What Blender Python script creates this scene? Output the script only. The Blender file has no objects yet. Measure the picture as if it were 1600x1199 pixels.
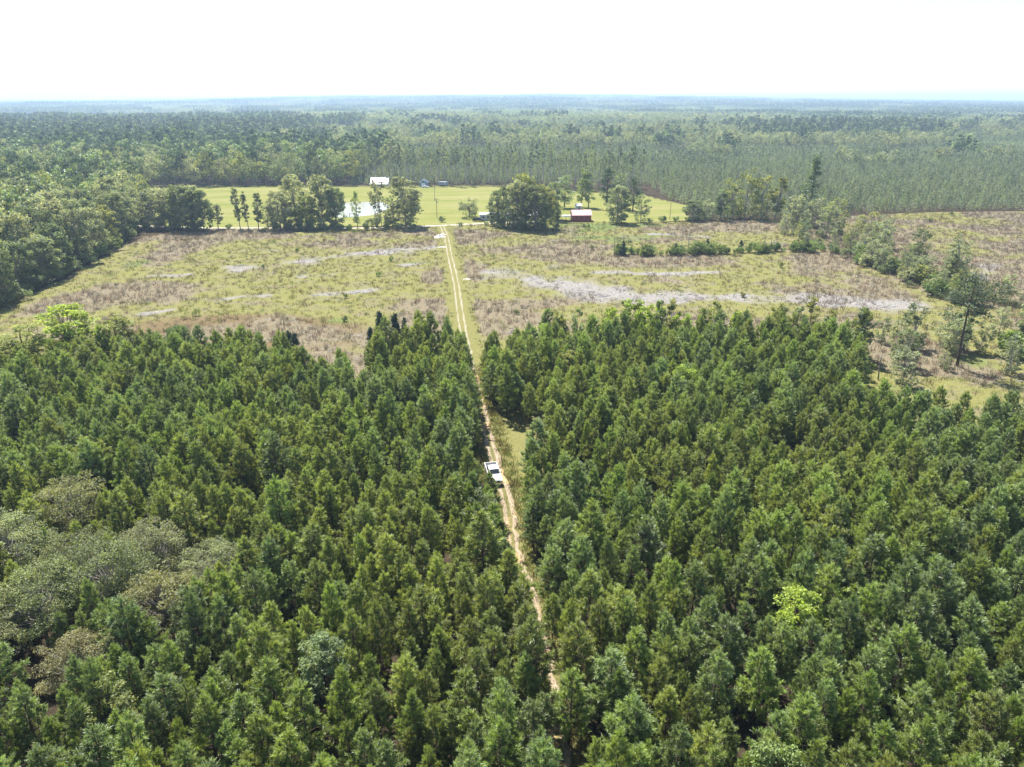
import bpy, math, random
import numpy as np
from mathutils import Vector

R = math.radians
S = bpy.context.scene
C = S.collection

# ------------------------------------------------------------------ camera, sky, sun, exposure
cam = bpy.data.cameras.new('camera')
cam.sensor_fit = 'HORIZONTAL'
cam.angle = 2 * math.atan(800 / 1111)
cam.clip_start = 1.0
cam.clip_end = 60000
camo = bpy.data.objects.new('camera', cam)
camo.location = (0, 0, 55)
camo.rotation_euler = (R(90 - 21.85), 0, 0)
C.objects.link(camo)
S.camera = camo

SUN_EL, SUN_AZ = R(58), R(-28)          # azimuth from +Y, clockwise: the sun stands ahead and to the left
W = bpy.data.worlds.new('World')
S.world = W
W.use_nodes = True
wn = W.node_tree
sky = wn.nodes.new('ShaderNodeTexSky')
sky.sky_type = 'NISHITA'
sky.sun_disc = False
sky.sun_elevation = SUN_EL
sky.sun_rotation = SUN_AZ
sky.altitude = 50
sky.air_density = 1.0
sky.dust_density = 0.4
sky.ozone_density = 1.0
bg = wn.nodes['Background']
bg.inputs['Strength'].default_value = 0.078
wn.links.new(sky.outputs[0], bg.inputs[0])

sl = bpy.data.lights.new('sun', 'SUN')
sl.energy = 5.0
sl.angle = R(0.53)
sl.color = (1.0, 0.95, 0.87)
so = bpy.data.objects.new('sun', sl)
sd = Vector((math.sin(SUN_AZ) * math.cos(SUN_EL), math.cos(SUN_AZ) * math.cos(SUN_EL), math.sin(SUN_EL)))
so.rotation_euler = (-sd).to_track_quat('-Z', 'Y').to_euler()
so.location = (0, 0, 300)
C.objects.link(so)

S.view_settings.view_transform = 'Standard'
S.view_settings.look = 'None'
S.view_settings.exposure = 1.45
S.view_settings.gamma = 1
cy = S.cycles
cy.max_bounces = 4
cy.diffuse_bounces = 2
cy.glossy_bounces = 2
cy.transmission_bounces = 3
cy.volume_bounces = 0
cy.transparent_max_bounces = 4
cy.use_denoising = True
cy.volume_step_rate = 10

HAZE_DENSITY = 1.6e-4

# ------------------------------------------------------------------ helpers
class G:
    """collects vertices and faces of one mesh"""
    def __init__(self):
        self.v, self.f, self.t, self.m, self.n = [], [], [], [], 0
    def add(self, v, f, tone=0.5, mi=0):
        v = np.asarray(v, float).reshape(-1, 3)
        k = len(v)
        self.v.append(v)
        self.t.append(np.full(k, tone) if np.isscalar(tone) else np.asarray(tone, float))
        if isinstance(f, np.ndarray):
            self.f.extend((f + self.n).tolist())
        else:
            self.f.extend([[i + self.n for i in q] for q in f])
        self.m.extend([mi] * len(f))
        self.n += k
    def join(self, g, mi=None, off=(0, 0, 0), rot=0, sc=1.0):
        v = np.concatenate(g.v)
        c, s = math.cos(rot), math.sin(rot)
        v = v @ np.array([[c, s, 0], [-s, c, 0], [0, 0, 1]]) * sc + np.array(off)
        self.v.append(v)
        self.t.append(np.concatenate(g.t))
        n = self.n
        self.f.extend([[i + n for i in q] for q in g.f])
        self.m.extend(g.m if mi is None else [mi] * len(g.f))
        self.n += len(v)
    def mesh(self, name, mats, smooth=False):
        me = bpy.data.meshes.new(name)
        me.from_pydata(np.concatenate(self.v).tolist(), [], self.f)
        for m in mats:
            me.materials.append(m)
        if len(mats) > 1:
            me.polygons.foreach_set('material_index', np.array(self.m, np.int32))
        a = me.attributes.new('tone', 'FLOAT', 'POINT')
        a.data.foreach_set('value', np.concatenate(self.t).astype(np.float32))
        if smooth:
            me.polygons.foreach_set('use_smooth', [True] * len(me.polygons))
        me.update()
        return me

def link(name, me, parent=None, loc=None, rot=None, sc=None):
    o = bpy.data.objects.new(name, me)
    C.objects.link(o)
    if parent is not None:
        o.parent = parent
    if loc is not None:
        o.location = loc
    if rot is not None:
        o.rotation_euler = rot
    if sc is not None:
        o.scale = sc if hasattr(sc, '__len__') else (sc, sc, sc)
    return o

def tag(o, label=None, cat=None, group=None, kind=None):
    for k, v in (('label', label), ('category', cat), ('group', group), ('kind', kind)):
        if v:
            o[k] = v
    return o

ORD = ['zeroth', 'first', 'second', 'third', 'fourth', 'fifth', 'sixth', 'seventh', 'eighth', 'ninth', 'tenth', 'eleventh',
       'twelfth', 'thirteenth', 'fourteenth', 'fifteenth', 'sixteenth', 'seventeenth', 'eighteenth', 'nineteenth', 'twentieth']
def ordinal(n):
    if n <= 20:
        return ORD[n]
    tens = {2: 'twenty', 3: 'thirty', 4: 'forty', 5: 'fifty', 6: 'sixty', 7: 'seventy', 8: 'eighty'}
    return (tens[n // 10] + '-' + ORD[n % 10]) if n % 10 else {3: 'thirtieth', 4: 'fortieth', 5: 'fiftieth', 6: 'sixtieth', 7: 'seventieth', 8: 'eightieth'}[n // 10]

def tube(g, pts, rad, sides=5, tone=0.5, mi=0, cap=True):
    pts = np.asarray(pts, float)
    n = len(pts)
    vs = []
    for i in range(n):
        d = pts[min(i + 1, n - 1)] - pts[max(i - 1, 0)]
        d /= np.linalg.norm(d) + 1e-9
        a = np.cross(d, (0.31, 0.95, 0.05))
        if np.linalg.norm(a) < 0.1:
            a = np.cross(d, (1, 0, 0))
        a /= np.linalg.norm(a)
        b = np.cross(d, a)
        for k in range(sides):
            t = 2 * math.pi * k / sides
            vs.append(pts[i] + (a * math.cos(t) + b * math.sin(t)) * rad[i])
    f = []
    for i in range(n - 1):
        for k in range(sides):
            k2 = (k + 1) % sides
            f.append([i * sides + k, i * sides + k2, (i + 1) * sides + k2, (i + 1) * sides + k])
    if cap:
        f.append([(n - 1) * sides + k for k in range(sides)])
        f.append([sides - 1 - k for k in range(sides)])
    g.add(vs, f, tone, mi)

def box(g, c, s, rz=0.0, tone=0.5, mi=0, taper=(1, 1)):
    x, y, z = s[0] / 2, s[1] / 2, s[2] / 2
    tx, ty = taper
    v = np.array([[-x, -y, -z], [x, -y, -z], [x, y, -z], [-x, y, -z], [-x * tx, -y * ty, z], [x * tx, -y * ty, z], [x * tx, y * ty, z], [-x * tx, y * ty, z]])
    ca, sa = math.cos(rz), math.sin(rz)
    v = v @ np.array([[ca, sa, 0], [-sa, ca, 0], [0, 0, 1]]) + np.array(c)
    g.add(v, [[0, 3, 2, 1], [4, 5, 6, 7], [0, 1, 5, 4], [1, 2, 6, 5], [2, 3, 7, 6], [3, 0, 4, 7]], tone, mi)

def unit(v):
    return v / (np.linalg.norm(v, axis=-1, keepdims=True) + 1e-9)

def leaves(g, pos, size, rng, tone, aspect=0.6, up=0.0, mi=0):
    """one bent-free quad leaf at each position, random facing"""
    n = len(pos)
    a = rng.normal(size=(n, 3))
    a[:, 2] *= 1 - up
    a = unit(a)
    b = unit(np.cross(a, rng.normal(size=(n, 3))))
    sz = size * rng.uniform(0.6, 1.3, (n, 1))
    a = a * sz
    b = b * sz * aspect
    v = np.stack([pos - a, pos - b * 0.9, pos + a, pos + b * 0.9], 1).reshape(-1, 3)
    f = np.arange(n * 4).reshape(n, 4)
    g.add(v, f, np.repeat(tone, 4), mi)

# ------------------------------------------------------------------ noise in numpy
_rs = np.random.RandomState(7)
_lat = _rs.rand(256, 256)
def vnoise(x, y):
    xi, yi = np.floor(x).astype(int), np.floor(y).astype(int)
    fx, fy = x - xi, y - yi
    fx, fy = fx * fx * (3 - 2 * fx), fy * fy * (3 - 2 * fy)
    L = lambda i, j: _lat[i % 256, j % 256]
    return (L(xi, yi) * (1 - fx) + L(xi + 1, yi) * fx) * (1 - fy) + (L(xi, yi + 1) * (1 - fx) + L(xi + 1, yi + 1) * fx) * fy
def fbm(x, y, s, o=4, seed=0):
    x = np.asarray(x, float) / s + seed * 17.3
    y = np.asarray(y, float) / s + seed * 9.1
    a, t, w = 0, 0, 1.0
    for _ in range(o):
        a = a + w * vnoise(x, y)
        t += w
        w *= 0.5
        x, y = x * 2.03 + 5.1, y * 2.03 + 1.7
    return a / t
def sstep(a, b, x):
    t = np.clip((x - a) / (b - a), 0, 1)
    return t * t * (3 - 2 * t)
def inside(poly, x, y):
    x, y = np.asarray(x, float), np.asarray(y, float)
    r = np.zeros(x.shape, bool)
    n = len(poly)
    for i in range(n):
        (x1, y1), (x2, y2) = poly[i], poly[(i + 1) % n]
        c = (y1 > y) != (y2 > y)
        r ^= c & (x < (x2 - x1) * (y - y1) / ((y2 - y1) or 1e-9) + x1)
    return r
def pdist(line, x, y):
    d = np.full(np.shape(x), 1e9)
    for (x1, y1), (x2, y2) in zip(line[:-1], line[1:]):
        dx, dy = x2 - x1, y2 - y1
        t = np.clip(((x - x1) * dx + (y - y1) * dy) / (dx * dx + dy * dy), 0, 1)
        d = np.minimum(d, np.hypot(x - x1 - t * dx, y - y1 - t * dy))
    return d

# ------------------------------------------------------------------ materials
def newmat(name):
    m = bpy.data.materials.new(name)
    m.use_nodes = True
    nt = m.node_tree
    nt.nodes.clear()
    return m, nt, nt.nodes.new, nt.links.new

def leafmat(name, col, trans=0.35, gloss=0.06, var=0.25, hue=0.03, tcol=(1.2, 1.15, 0.6), rough=0.75):
    m, nt, N, L = newmat(name)
    out = N('ShaderNodeOutputMaterial')
    at = N('ShaderNodeAttribute'); at.attribute_name = 'tone'
    oi = N('ShaderNodeObjectInfo')
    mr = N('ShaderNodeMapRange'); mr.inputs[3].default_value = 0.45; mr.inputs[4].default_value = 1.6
    L(at.outputs['Fac'], mr.inputs[0])
    hr = N('ShaderNodeMapRange'); hr.inputs[3].default_value = 0.5 - hue; hr.inputs[4].default_value = 0.5 + hue
    L(oi.outputs['Random'], hr.inputs[0])
    mul = N('ShaderNodeMath'); mul.operation = 'MULTIPLY_ADD'; mul.inputs[1].default_value = 7.13; mul.inputs[2].default_value = 0.37
    L(oi.outputs['Random'], mul.inputs[0])
    fr = N('ShaderNodeMath'); fr.operation = 'FRACT'
    L(mul.outputs[0], fr.inputs[0])
    vr = N('ShaderNodeMapRange'); vr.inputs[3].default_value = 1 - var; vr.inputs[4].default_value = 1 + var
    L(fr.outputs[0], vr.inputs[0])
    vm = N('ShaderNodeMath'); vm.operation = 'MULTIPLY'
    L(mr.outputs[0], vm.inputs[0]); L(vr.outputs[0], vm.inputs[1])
    hs = N('ShaderNodeHueSaturation')
    hs.inputs['Color'].default_value = (*col, 1)
    L(hr.outputs[0], hs.inputs['Hue']); L(vm.outputs[0], hs.inputs['Value'])
    d = N('ShaderNodeBsdfDiffuse'); L(hs.outputs[0], d.inputs[0])
    t = N('ShaderNodeBsdfTranslucent')
    tm = N('ShaderNodeMix'); tm.data_type = 'RGBA'; tm.blend_type = 'MULTIPLY'; tm.inputs[0].default_value = 1
    L(hs.outputs[0], tm.inputs[6]); tm.inputs[7].default_value = (*tcol, 1)
    L(tm.outputs[2], t.inputs[0])
    mx = N('ShaderNodeMixShader'); mx.inputs[0].default_value = trans
    L(d.outputs[0], mx.inputs[1]); L(t.outputs[0], mx.inputs[2])
    gl = N('ShaderNodeBsdfAnisotropic') if hasattr(bpy.types, 'ShaderNodeBsdfAnisotropic') else N('ShaderNodeBsdfGlossy')
    gl.inputs['Color'].default_value = (0.9, 0.95, 1, 1)
    gl.inputs['Roughness'].default_value = rough
    m2 = N('ShaderNodeMixShader'); m2.inputs[0].default_value = gloss
    L(mx.outputs[0], m2.inputs[1]); L(gl.outputs[0], m2.inputs[2])
    L(m2.outputs[0], out.inputs[0])
    return m

def plainmat(name, col, rough=0.7, metal=0.0, noise=0.15, scale=3.0, spec=0.3):
    m, nt, N, L = newmat(name)
    out = N('ShaderNodeOutputMaterial')
    p = N('ShaderNodeBsdfPrincipled')
    tc = N('ShaderNodeTexCoord')
    nz = N('ShaderNodeTexNoise'); nz.inputs['Scale'].default_value = scale; nz.inputs['Detail'].default_value = 5
    L(tc.outputs['Object'], nz.inputs['Vector'])
    mr = N('ShaderNodeMapRange'); mr.inputs[1].default_value = 0.3; mr.inputs[2].default_value = 0.7
    mr.inputs[3].default_value = 1 - noise; mr.inputs[4].default_value = 1 + noise
    L(nz.outputs['Fac'], mr.inputs[0])
    hs = N('ShaderNodeHueSaturation'); hs.inputs['Color'].default_value = (*col, 1)
    L(mr.outputs[0], hs.inputs['Value'])
    L(hs.outputs[0], p.inputs['Base Color'])
    p.inputs['Roughness'].default_value = rough
    p.inputs['Metallic'].default_value = metal
    p.inputs['Specular IOR Level'].default_value = spec
    L(p.outputs[0], out.inputs[0])
    return m

M = {}
M['needle_green'] = leafmat('needle_green', (0.203, 0.268, 0.047), 0.42, 0.08, 0.24, 0.008, rough=0.62)
M['needle_blue'] = leafmat('needle_blue', (0.188, 0.252, 0.061), 0.41, 0.10, 0.24, 0.008, rough=0.62)
M['needle_olive'] = leafmat('needle_olive', (0.226, 0.270, 0.050), 0.42, 0.08, 0.24, 0.008, rough=0.62)
M['needle_dark'] = leafmat('needle_dark', (0.080, 0.115, 0.052), 0.36, 0.04, 0.18, 0.012)
M['young_green'] = leafmat('young_green', (0.180, 0.225, 0.098), 0.38, 0.05, 0.32, 0.012)
M['young_grey'] = leafmat('young_grey', (0.192, 0.222, 0.122), 0.36, 0.05, 0.32, 0.012)
M['oak'] = leafmat('oak', (0.212, 0.220, 0.092), 0.42, 0.04, 0.2)
M['oak_tan'] = leafmat('oak_tan', (0.290, 0.268, 0.145), 0.40, 0.03, 0.15, 0.012)
M['hard'] = leafmat('hardwood_green', (0.188, 0.230, 0.112), 0.48, 0.03, 0.22, 0.016)
M['hard_grey'] = leafmat('hardwood_grey', (0.282, 0.310, 0.178), 0.48, 0.03, 0.18, 0.016)
M['hard_yellow'] = leafmat('hardwood_yellow', (0.250, 0.272, 0.085), 0.48, 0.03, 0.15, 0.012)
M['lime'] = leafmat('lime_leaf', (0.33, 0.42, 0.07), 0.48, 0.03, 0.10, 0.012)
M['shrub'] = leafmat('shrub_leaf', (0.165, 0.225, 0.058), 0.43, 0.03, 0.25, 0.02)
M['cedar'] = leafmat('cedar_leaf', (0.046, 0.078, 0.035), 0.33, 0.05, 0.2)
M['bark'] = plainmat('bark', (0.085, 0.062, 0.048), 0.95)
M['bark_grey'] = plainmat('bark_grey', (0.27, 0.245, 0.22), 0.95)
M['brush'] = leafmat('dead_brush', (0.232, 0.192, 0.128), 0.2, 0.02, 0.3, 0.02, (1, 1, 1))
M['brush_red'] = leafmat('red_brush', (0.200, 0.120, 0.070), 0.2, 0.02, 0.3, 0.02, (1, 1, 1))
M['grass_y'] = leafmat('yellow_grass', (0.195, 0.185, 0.060), 0.3, 0.02, 0.25, 0.03)
M['grass_g'] = leafmat('green_grass', (0.120, 0.170, 0.045), 0.3, 0.02, 0.25, 0.03)

# ------------------------------------------------------------------ land layout (metres)
TRACK = [(5.5, 25), (4.5, 45.8), (2.6, 65.9), (0.3, 77.0), (-0.7, 91.3), (-2.2, 98.0), (-4.6, 115.4), (-9.1, 146.4), (-13.0, 177.2), (-18.2, 226.0), (-23.4, 266.3), (-28.5, 309.4), (-32.9, 335.0)]
FARM = [(-190, 338), (-160, 331), (-137.2, 327.4), (-93.9, 329.1), (-70.1, 327.4), (-33, 334.6), (-10, 341.5), (14, 345)]
LANE = [(-33, 335), (-38, 362), (-46, 420), (-54, 480), (-58, 498)]
CLEAR1 = [(-110, 100), (-150, 170), (-146, 200), (-147, 214), (-150, 240), (-154, 272), (-158, 306), (-143, 324), (-40, 331), (-16, 339), (10, 339), (30, 342), (60, 343), (124, 352), (140, 345), (132, 300), (126, 270), (126, 204), (128, 171), (150, 110), (62, 108), (0, 112)]
CLEAR2 = [(126, 160), (126, 270), (136, 310), (146, 345), (159, 361), (215, 376), (330, 388), (460, 360), (460, 200), (300, 140), (150, 105)]
LAWN = [(-160, 330), (-250, 485), (-200, 490), (-104, 497), (-4, 494), (41, 466), (79, 450), (97, 402), (86, 350), (60, 343), (30, 342), (-16, 338), (-143, 326)]
POND = [(-89, 359), (-93, 372), (-98, 390), (-99, 405), (-96, 414), (-86, 417), (-75, 416), (-70, 409), (-66.5, 398), (-66.5, 385), (-68, 374), (-72, 366), (-80, 361)]
SAND = [([(-96, 243), (-83, 252), (-67, 265), (-50, 275), (-31, 281)], 6.5), ([(-6, 240), (5, 230), (12, 222), (29, 211), (38, 204), (54, 206), (76, 205), (95, 202), (112, 194)], 9.5),
        ([(-58, 208), (-44, 214)], 4), ([(60, 312), (84, 306)], 2.5), ([(-100, 188), (-95, 191)], 2), ([(-120, 232), (-108, 236)], 2.5), ([(-84, 205), (-74, 208)], 2.5), ([(-38, 250), (-26, 255)], 3), ([(-70, 232), (-60, 236)], 2.5), ([(30, 240), (52, 236), (70, 240)], 3), ([(150, 230), (172, 250)], 5)]
BRUSH = [(-17, 312, 22, 9), (3, 276, 14, 16), (-6, 195, 13, 9), (12, 200, 12, 7), (-55, 310, 46, 11), (-30, 292, 14, 10), (-130, 270, 9, 26), (-120, 312, 26, 10), (-46, 170, 40, 10),
         (-120, 200, 16, 20), (84, 260, 50, 8), (100, 330, 45, 14), (-24, 196, 12, 12), (40, 180, 40, 9), (110, 230, 16, 40), (-70, 290, 30, 8), (95, 150, 20, 14), (-20, 240, 10, 20)]
GREENP = [(28, 326, 26, 10), (2, 294, 18, 6), (60, 335, 30, 5), (-135, 300, 8, 30), (48, 300, 24, 14)]

def cover(x, y):
    """land cover weights at x, y"""
    jx = (fbm(x, y, 9, 3, 1) - 0.5) * 6
    jy = (fbm(x, y, 9, 3, 2) - 0.5) * 6
    c1 = inside(CLEAR1, x + jx, y + jy * 0.6)
    c2 = inside(CLEAR2, x + jx, y + jy * 0.6) & ~c1
    lawn = inside(LAWN, x + jx * 0.25, y + jy * 0.25) & ~c1 & ~c2
    n1 = fbm(x, y, 22, 5, 3)
    n2 = fbm(x, y, 7, 4, 4)
    n3 = fbm(x, y, 60, 3, 5)
    b = (n1 - 0.53) * 3.2 + (n2 - 0.5) * 1.3
    for (a, c, rx, ry) in BRUSH:
        b = b + 1.15 * np.exp(-(((x - a) / rx) ** 2 + ((y - c) / ry) ** 2))
    for ln, w in SAND:
        b = b - 0.3 * np.exp(-(pdist(ln, x, y) / w) ** 2)
    b = np.where(c2, b + 0.75, b)
    tr = pdist(TRACK, x, y)
    b = b - 1.6 * sstep(5.5, 2.5, tr)
    brush = sstep(-0.25, 1.1, b)
    s = np.zeros(np.shape(x))
    for ln, w in SAND:
        s = np.maximum(s, 1.25 * np.exp(-(pdist(ln, x + jx, y + jy) / w) ** 2))
    s = s * 1.1 + (fbm(x, y, 15, 5, 6) - 0.55) * 1.9 + (n2 - 0.5) * 1.5
    sand = sstep(0.12, 1.7, s) * np.where(c1 | c2, 1, 0) * sstep(3.0, 6, tr)
    g = (fbm(x, y, 18, 3, 8) - 0.62) * 2
    for (a, c, rx, ry) in GREENP:
        g = g + 1.0 * np.exp(-(((x - a) / rx) ** 2 + ((y - c) / ry) ** 2))
    green = sstep(0.1, 0.7, g)
    red = sstep(0.25, 0.7, np.exp(-(((x + 70) / 45) ** 2 + ((y - 172) / 22) ** 2)) + (n3 - 0.5) * 1.2)
    cl = (c1 | c2).astype(float)
    return dict(clear=cl, c1=c1, c2=c2, brush=brush, sand=sand, green=green, red=red, lawn=lawn.astype(float), tr=tr)

def terr(x, y):
    """height of the land: level near by, a broad low rise far ahead"""
    d = np.hypot(x, y)
    az = np.arctan2(x, np.maximum(y, 1.0))
    h = sstep(2500, 9000, d) * (74 * np.exp(-(az / 0.40) ** 2) - 8)
    h = h + sstep(900, 3000, d) * (fbm(x, y, 1400, 3, 11) - 0.5) * 26
    return h

# ------------------------------------------------------------------ ground: one sheet to the horizon
def axis(lo, hi, step, end_lo, end_hi):
    a = list(np.arange(lo, hi + 0.01, step))
    s, v, up = step, hi, []
    while v < end_hi:
        s *= 1.22; v += s; up.append(v)
    s, v, dn = step, lo, []
    while v > end_lo:
        s *= 1.22; v -= s; dn.append(v)
    return np.array(dn[::-1] + a + up)
gx, gy = axis(-200, 210, 1.25, -15000, 15000), axis(60, 400, 1.25, -3000, 15000)
X, Y = np.meshgrid(gx, gy)
cv = cover(X, Y)
pond_in = inside(POND, X, Y)
pd = pdist(POND + [POND[0]], X, Y)
Z = terr(X, Y)
Z = Z + (fbm(X, Y, 5, 3, 9) - 0.5) * 0.35 * cv['clear'] * sstep(2.5, 6, cv['tr'])
Z = np.where(pond_in, -1.2 * sstep(0, 4, pd), Z)
nx, ny = len(gx), len(gy)
me = bpy.data.meshes.new('ground')
vv = np.stack([X, Y, Z], -1).reshape(-1, 3)
idx = np.arange(nx * ny).reshape(ny, nx)
ff = np.stack([idx[:-1, :-1], idx[:-1, 1:], idx[1:, 1:], idx[1:, :-1]], -1).reshape(-1, 4)
me.vertices.add(len(vv)); me.vertices.foreach_set('co', vv.ravel())
me.loops.add(ff.size); me.loops.foreach_set('vertex_index', ff.ravel())
me.polygons.add(len(ff)); me.polygons.foreach_set('loop_start', np.arange(0, ff.size, 4))
me.polygons.foreach_set('use_smooth', np.ones(len(ff), bool))
me.update(calc_edges=True)
for nm, chans in (('cover_a', ('clear', 'brush', 'sand', 'lawn')), ('cover_b', ('green', 'red', 'verge', 'farm'))):
    cv['verge'] = sstep(4.6, 2.6, cv['tr'] + (fbm(X, Y, 3, 3, 12) - 0.5) * 3) * cv['clear'] + sstep(3.8, 2.4, cv['tr']) * (1 - cv['clear']) * 0.8
    cv['verge'] = np.maximum(cv['verge'], sstep(0.0, 0.35, 1 - np.hypot((X - 1.5 + (Y - 106) * 0.12) / 6.5, (Y - 106) / 19) + (fbm(X, Y, 4, 3, 14) - 0.5) * 0.5))
    # far pale fields between the woods
    ff1 = sstep(0.1, 0.3, 1 - np.hypot((X + 1500) / 760, (Y - 2450) / 800)) + sstep(0.1, 0.3, 1 - np.hypot((X + 900) / 260, (Y - 2650) / 600))
    cv['farm'] = np.clip(ff1, 0, 1)
    a = me.attributes.new(nm, 'FLOAT_COLOR', 'POINT')
    a.data.foreach_set('color', np.stack([np.asarray(cv[c], float) for c in chans], -1).astype(np.float32).ravel())

m, nt, N, L = newmat('ground')
out = N('ShaderNodeOutputMaterial')
geo = N('ShaderNodeNewGeometry')
def noise(scale, detail=6, rough=0.6, st=(1, 1, 1)):
    mp = N('ShaderNodeMapping'); mp.inputs['Scale'].default_value = st
    L(geo.outputs['Position'], mp.inputs[0])
    n = N('ShaderNodeTexNoise'); n.inputs['Scale'].default_value = scale; n.inputs['Detail'].default_value = detail; n.inputs['Roughness'].default_value = rough
    L(mp.outputs[0], n.inputs['Vector'])
    return n.outputs['Fac']
def ramp(fac, stops):
    r = N('ShaderNodeValToRGB')
    el = r.color_ramp.elements
    while len(el) < len(stops):
        el.new(0.5)
    for e, (p, c) in zip(el, stops):
        e.position = p; e.color = (*c, 1)
    L(fac, r.inputs[0])
    return r.outputs[0]
def mix(fac, a, b):
    x = N('ShaderNodeMix'); x.data_type = 'RGBA'
    L(fac, x.inputs[0]); L(a, x.inputs[6]); L(b, x.inputs[7])
    return x.outputs[2]
def rough_edge(fac, nz, w=0.35):
    """break a soft weight up with fine noise"""
    a = N('ShaderNodeMath'); a.operation = 'ADD'; L(fac, a.inputs[0]); L(nz, a.inputs[1])
    r = N('ShaderNodeMapRange'); r.inputs[1].default_value = 1.0 - w / 2; r.inputs[2].default_value = 1.0 + w / 2
    L(a.outputs[0], r.inputs[0])
    return r.outputs[0]
def attr(nm):
    a = N('ShaderNodeAttribute'); a.attribute_name = nm
    s = N('ShaderNodeSeparateColor'); L(a.outputs['Color'], s.inputs[0])
    return s.outputs[0], s.outputs[1], s.outputs[2], a.outputs['Alpha']
clear_, brush_, sand_, lawn_ = attr('cover_a')
green_, red_, verge_, farm_ = attr('cover_b')
nl = noise(0.045, 8, 0.7, (0.5, 1.6, 1))
nf, nm_, nb = noise(1.3, 8, 0.7), noise(0.35, 6, 0.65), noise(0.06, 5, 0.6)
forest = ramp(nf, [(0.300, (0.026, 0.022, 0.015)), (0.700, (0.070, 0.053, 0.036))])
g1 = ramp(nf, [(0.28, (0.092, 0.095, 0.034)), (0.44, (0.150, 0.150, 0.050)), (0.56, (0.178, 0.170, 0.062)), (0.72, (0.22, 0.195, 0.11))])
g2 = ramp(nf, [(0.28, (0.090, 0.078, 0.046)), (0.46, (0.150, 0.132, 0.080)), (0.72, (0.235, 0.205, 0.145))])
gm = N('ShaderNodeMapRange'); gm.inputs[1].default_value = 0.48; gm.inputs[2].default_value = 0.64
L(noise(0.16, 9, 0.72, (0.7, 1.3, 1)), gm.inputs[0])
grass = mix(gm.outputs[0], g1, g2)
grn = ramp(nf, [(0.3, (0.080, 0.110, 0.036)), (0.7, (0.165, 0.190, 0.068))])
brush = ramp(nf, [(0.3, (0.085, 0.072, 0.046)), (0.5, (0.168, 0.142, 0.094)), (0.72, (0.255, 0.220, 0.150))])
redc = ramp(nf, [(0.3, (0.085, 0.066, 0.036)), (0.7, (0.19, 0.142, 0.078))])
sandc = ramp(nf, [(0.30, (0.11, 0.098, 0.082)), (0.46, (0.185, 0.172, 0.155)), (0.58, (0.25, 0.24, 0.225)), (0.72, (0.34, 0.33, 0.32))])
lawnc = ramp(nl, [(0.32, (0.122, 0.146, 0.040)), (0.5, (0.176, 0.182, 0.056)), (0.70, (0.225, 0.205, 0.10))])
verge = ramp(nf, [(0.3, (0.115, 0.118, 0.040)), (0.7, (0.205, 0.190, 0.075))])
farm = ramp(nb, [(0.3, (0.24, 0.24, 0.14)), (0.7, (0.33, 0.31, 0.21))])
c = mix(rough_edge(red_, nm_, 0.6), grass, redc)
c = mix(rough_edge(green_, nm_, 0.5), c, grn)
c = mix(rough_edge(brush_, noise(0.30, 9, 0.75), 0.45), c, brush)
c = mix(rough_edge(sand_, noise(0.55, 9, 0.8, (0.6, 1.2, 1)), 0.6), c, sandc)
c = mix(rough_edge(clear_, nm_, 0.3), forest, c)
c = mix(lawn_, c, lawnc)
c = mix(rough_edge(verge_, nm_, 0.5), c, verge)
c = mix(farm_, c, farm)
df = N('ShaderNodeBsdfDiffuse'); L(c, df.inputs[0])
bp = N('ShaderNodeBump'); bp.inputs['Strength'].default_value = 0.7; bp.inputs['Distance'].default_value = 0.35
L(nf, bp.inputs['Height']); L(bp.outputs[0], df.inputs['Normal'])
L(df.outputs[0], out.inputs[0])
me.materials.append(m)
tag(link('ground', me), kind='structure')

# ------------------------------------------------------------------ track, farm road, pond
def strip(name, line, width, z, mat, sub=2.0, jit=0.25, seed=0):
    P = []
    for (a, b) in zip(line[:-1], line[1:]):
        n = max(2, int(math.hypot(b[0] - a[0], b[1] - a[1]) / sub))
        for k in range(n):
            t = k / n
            P.append((a[0] + (b[0] - a[0]) * t, a[1] + (b[1] - a[1]) * t))
    P.append(line[-1])
    P = np.array(P)
    for _ in range(6):
        P[1:-1] = (P[:-2] + 2 * P[1:-1] + P[2:]) / 4
    d = unit(np.gradient(P, axis=0))
    nrm = np.stack([d[:, 1], -d[:, 0]], 1)
    rng = np.random.RandomState(seed)
    cols = 9
    V, Fc, U = [], [], []
    for i in range(len(P)):
        wl, wr = width / 2 + rng.normal() * jit, width / 2 + rng.normal() * jit
        for k in range(cols):
            t = k / (cols - 1) * 2 - 1
            o = nrm[i] * (t * (wr if t > 0 else wl))
            rut = -0.05 * math.exp(-((abs(t) - 0.55) / 0.18) ** 2)
            V.append((P[i, 0] + o[0], P[i, 1] + o[1], z + 0.06 + rut))
            U.append(t * 0.5 + 0.5)
    for i in range(len(P) - 1):
        for k in range(cols - 1):
            q = i * cols + k
            Fc.append((q, q + 1, q + cols + 1, q + cols))
    mm = bpy.data.meshes.new(name)
    mm.from_pydata(V, [], Fc)
    a = mm.attributes.new('across', 'FLOAT', 'POINT')
    a.data.foreach_set('value', np.array(U, np.float32))
    mm.polygons.foreach_set('use_smooth', [True] * len(Fc))
    mm.materials.append(mat)
    return tag(link(name, mm), kind='structure')

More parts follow.
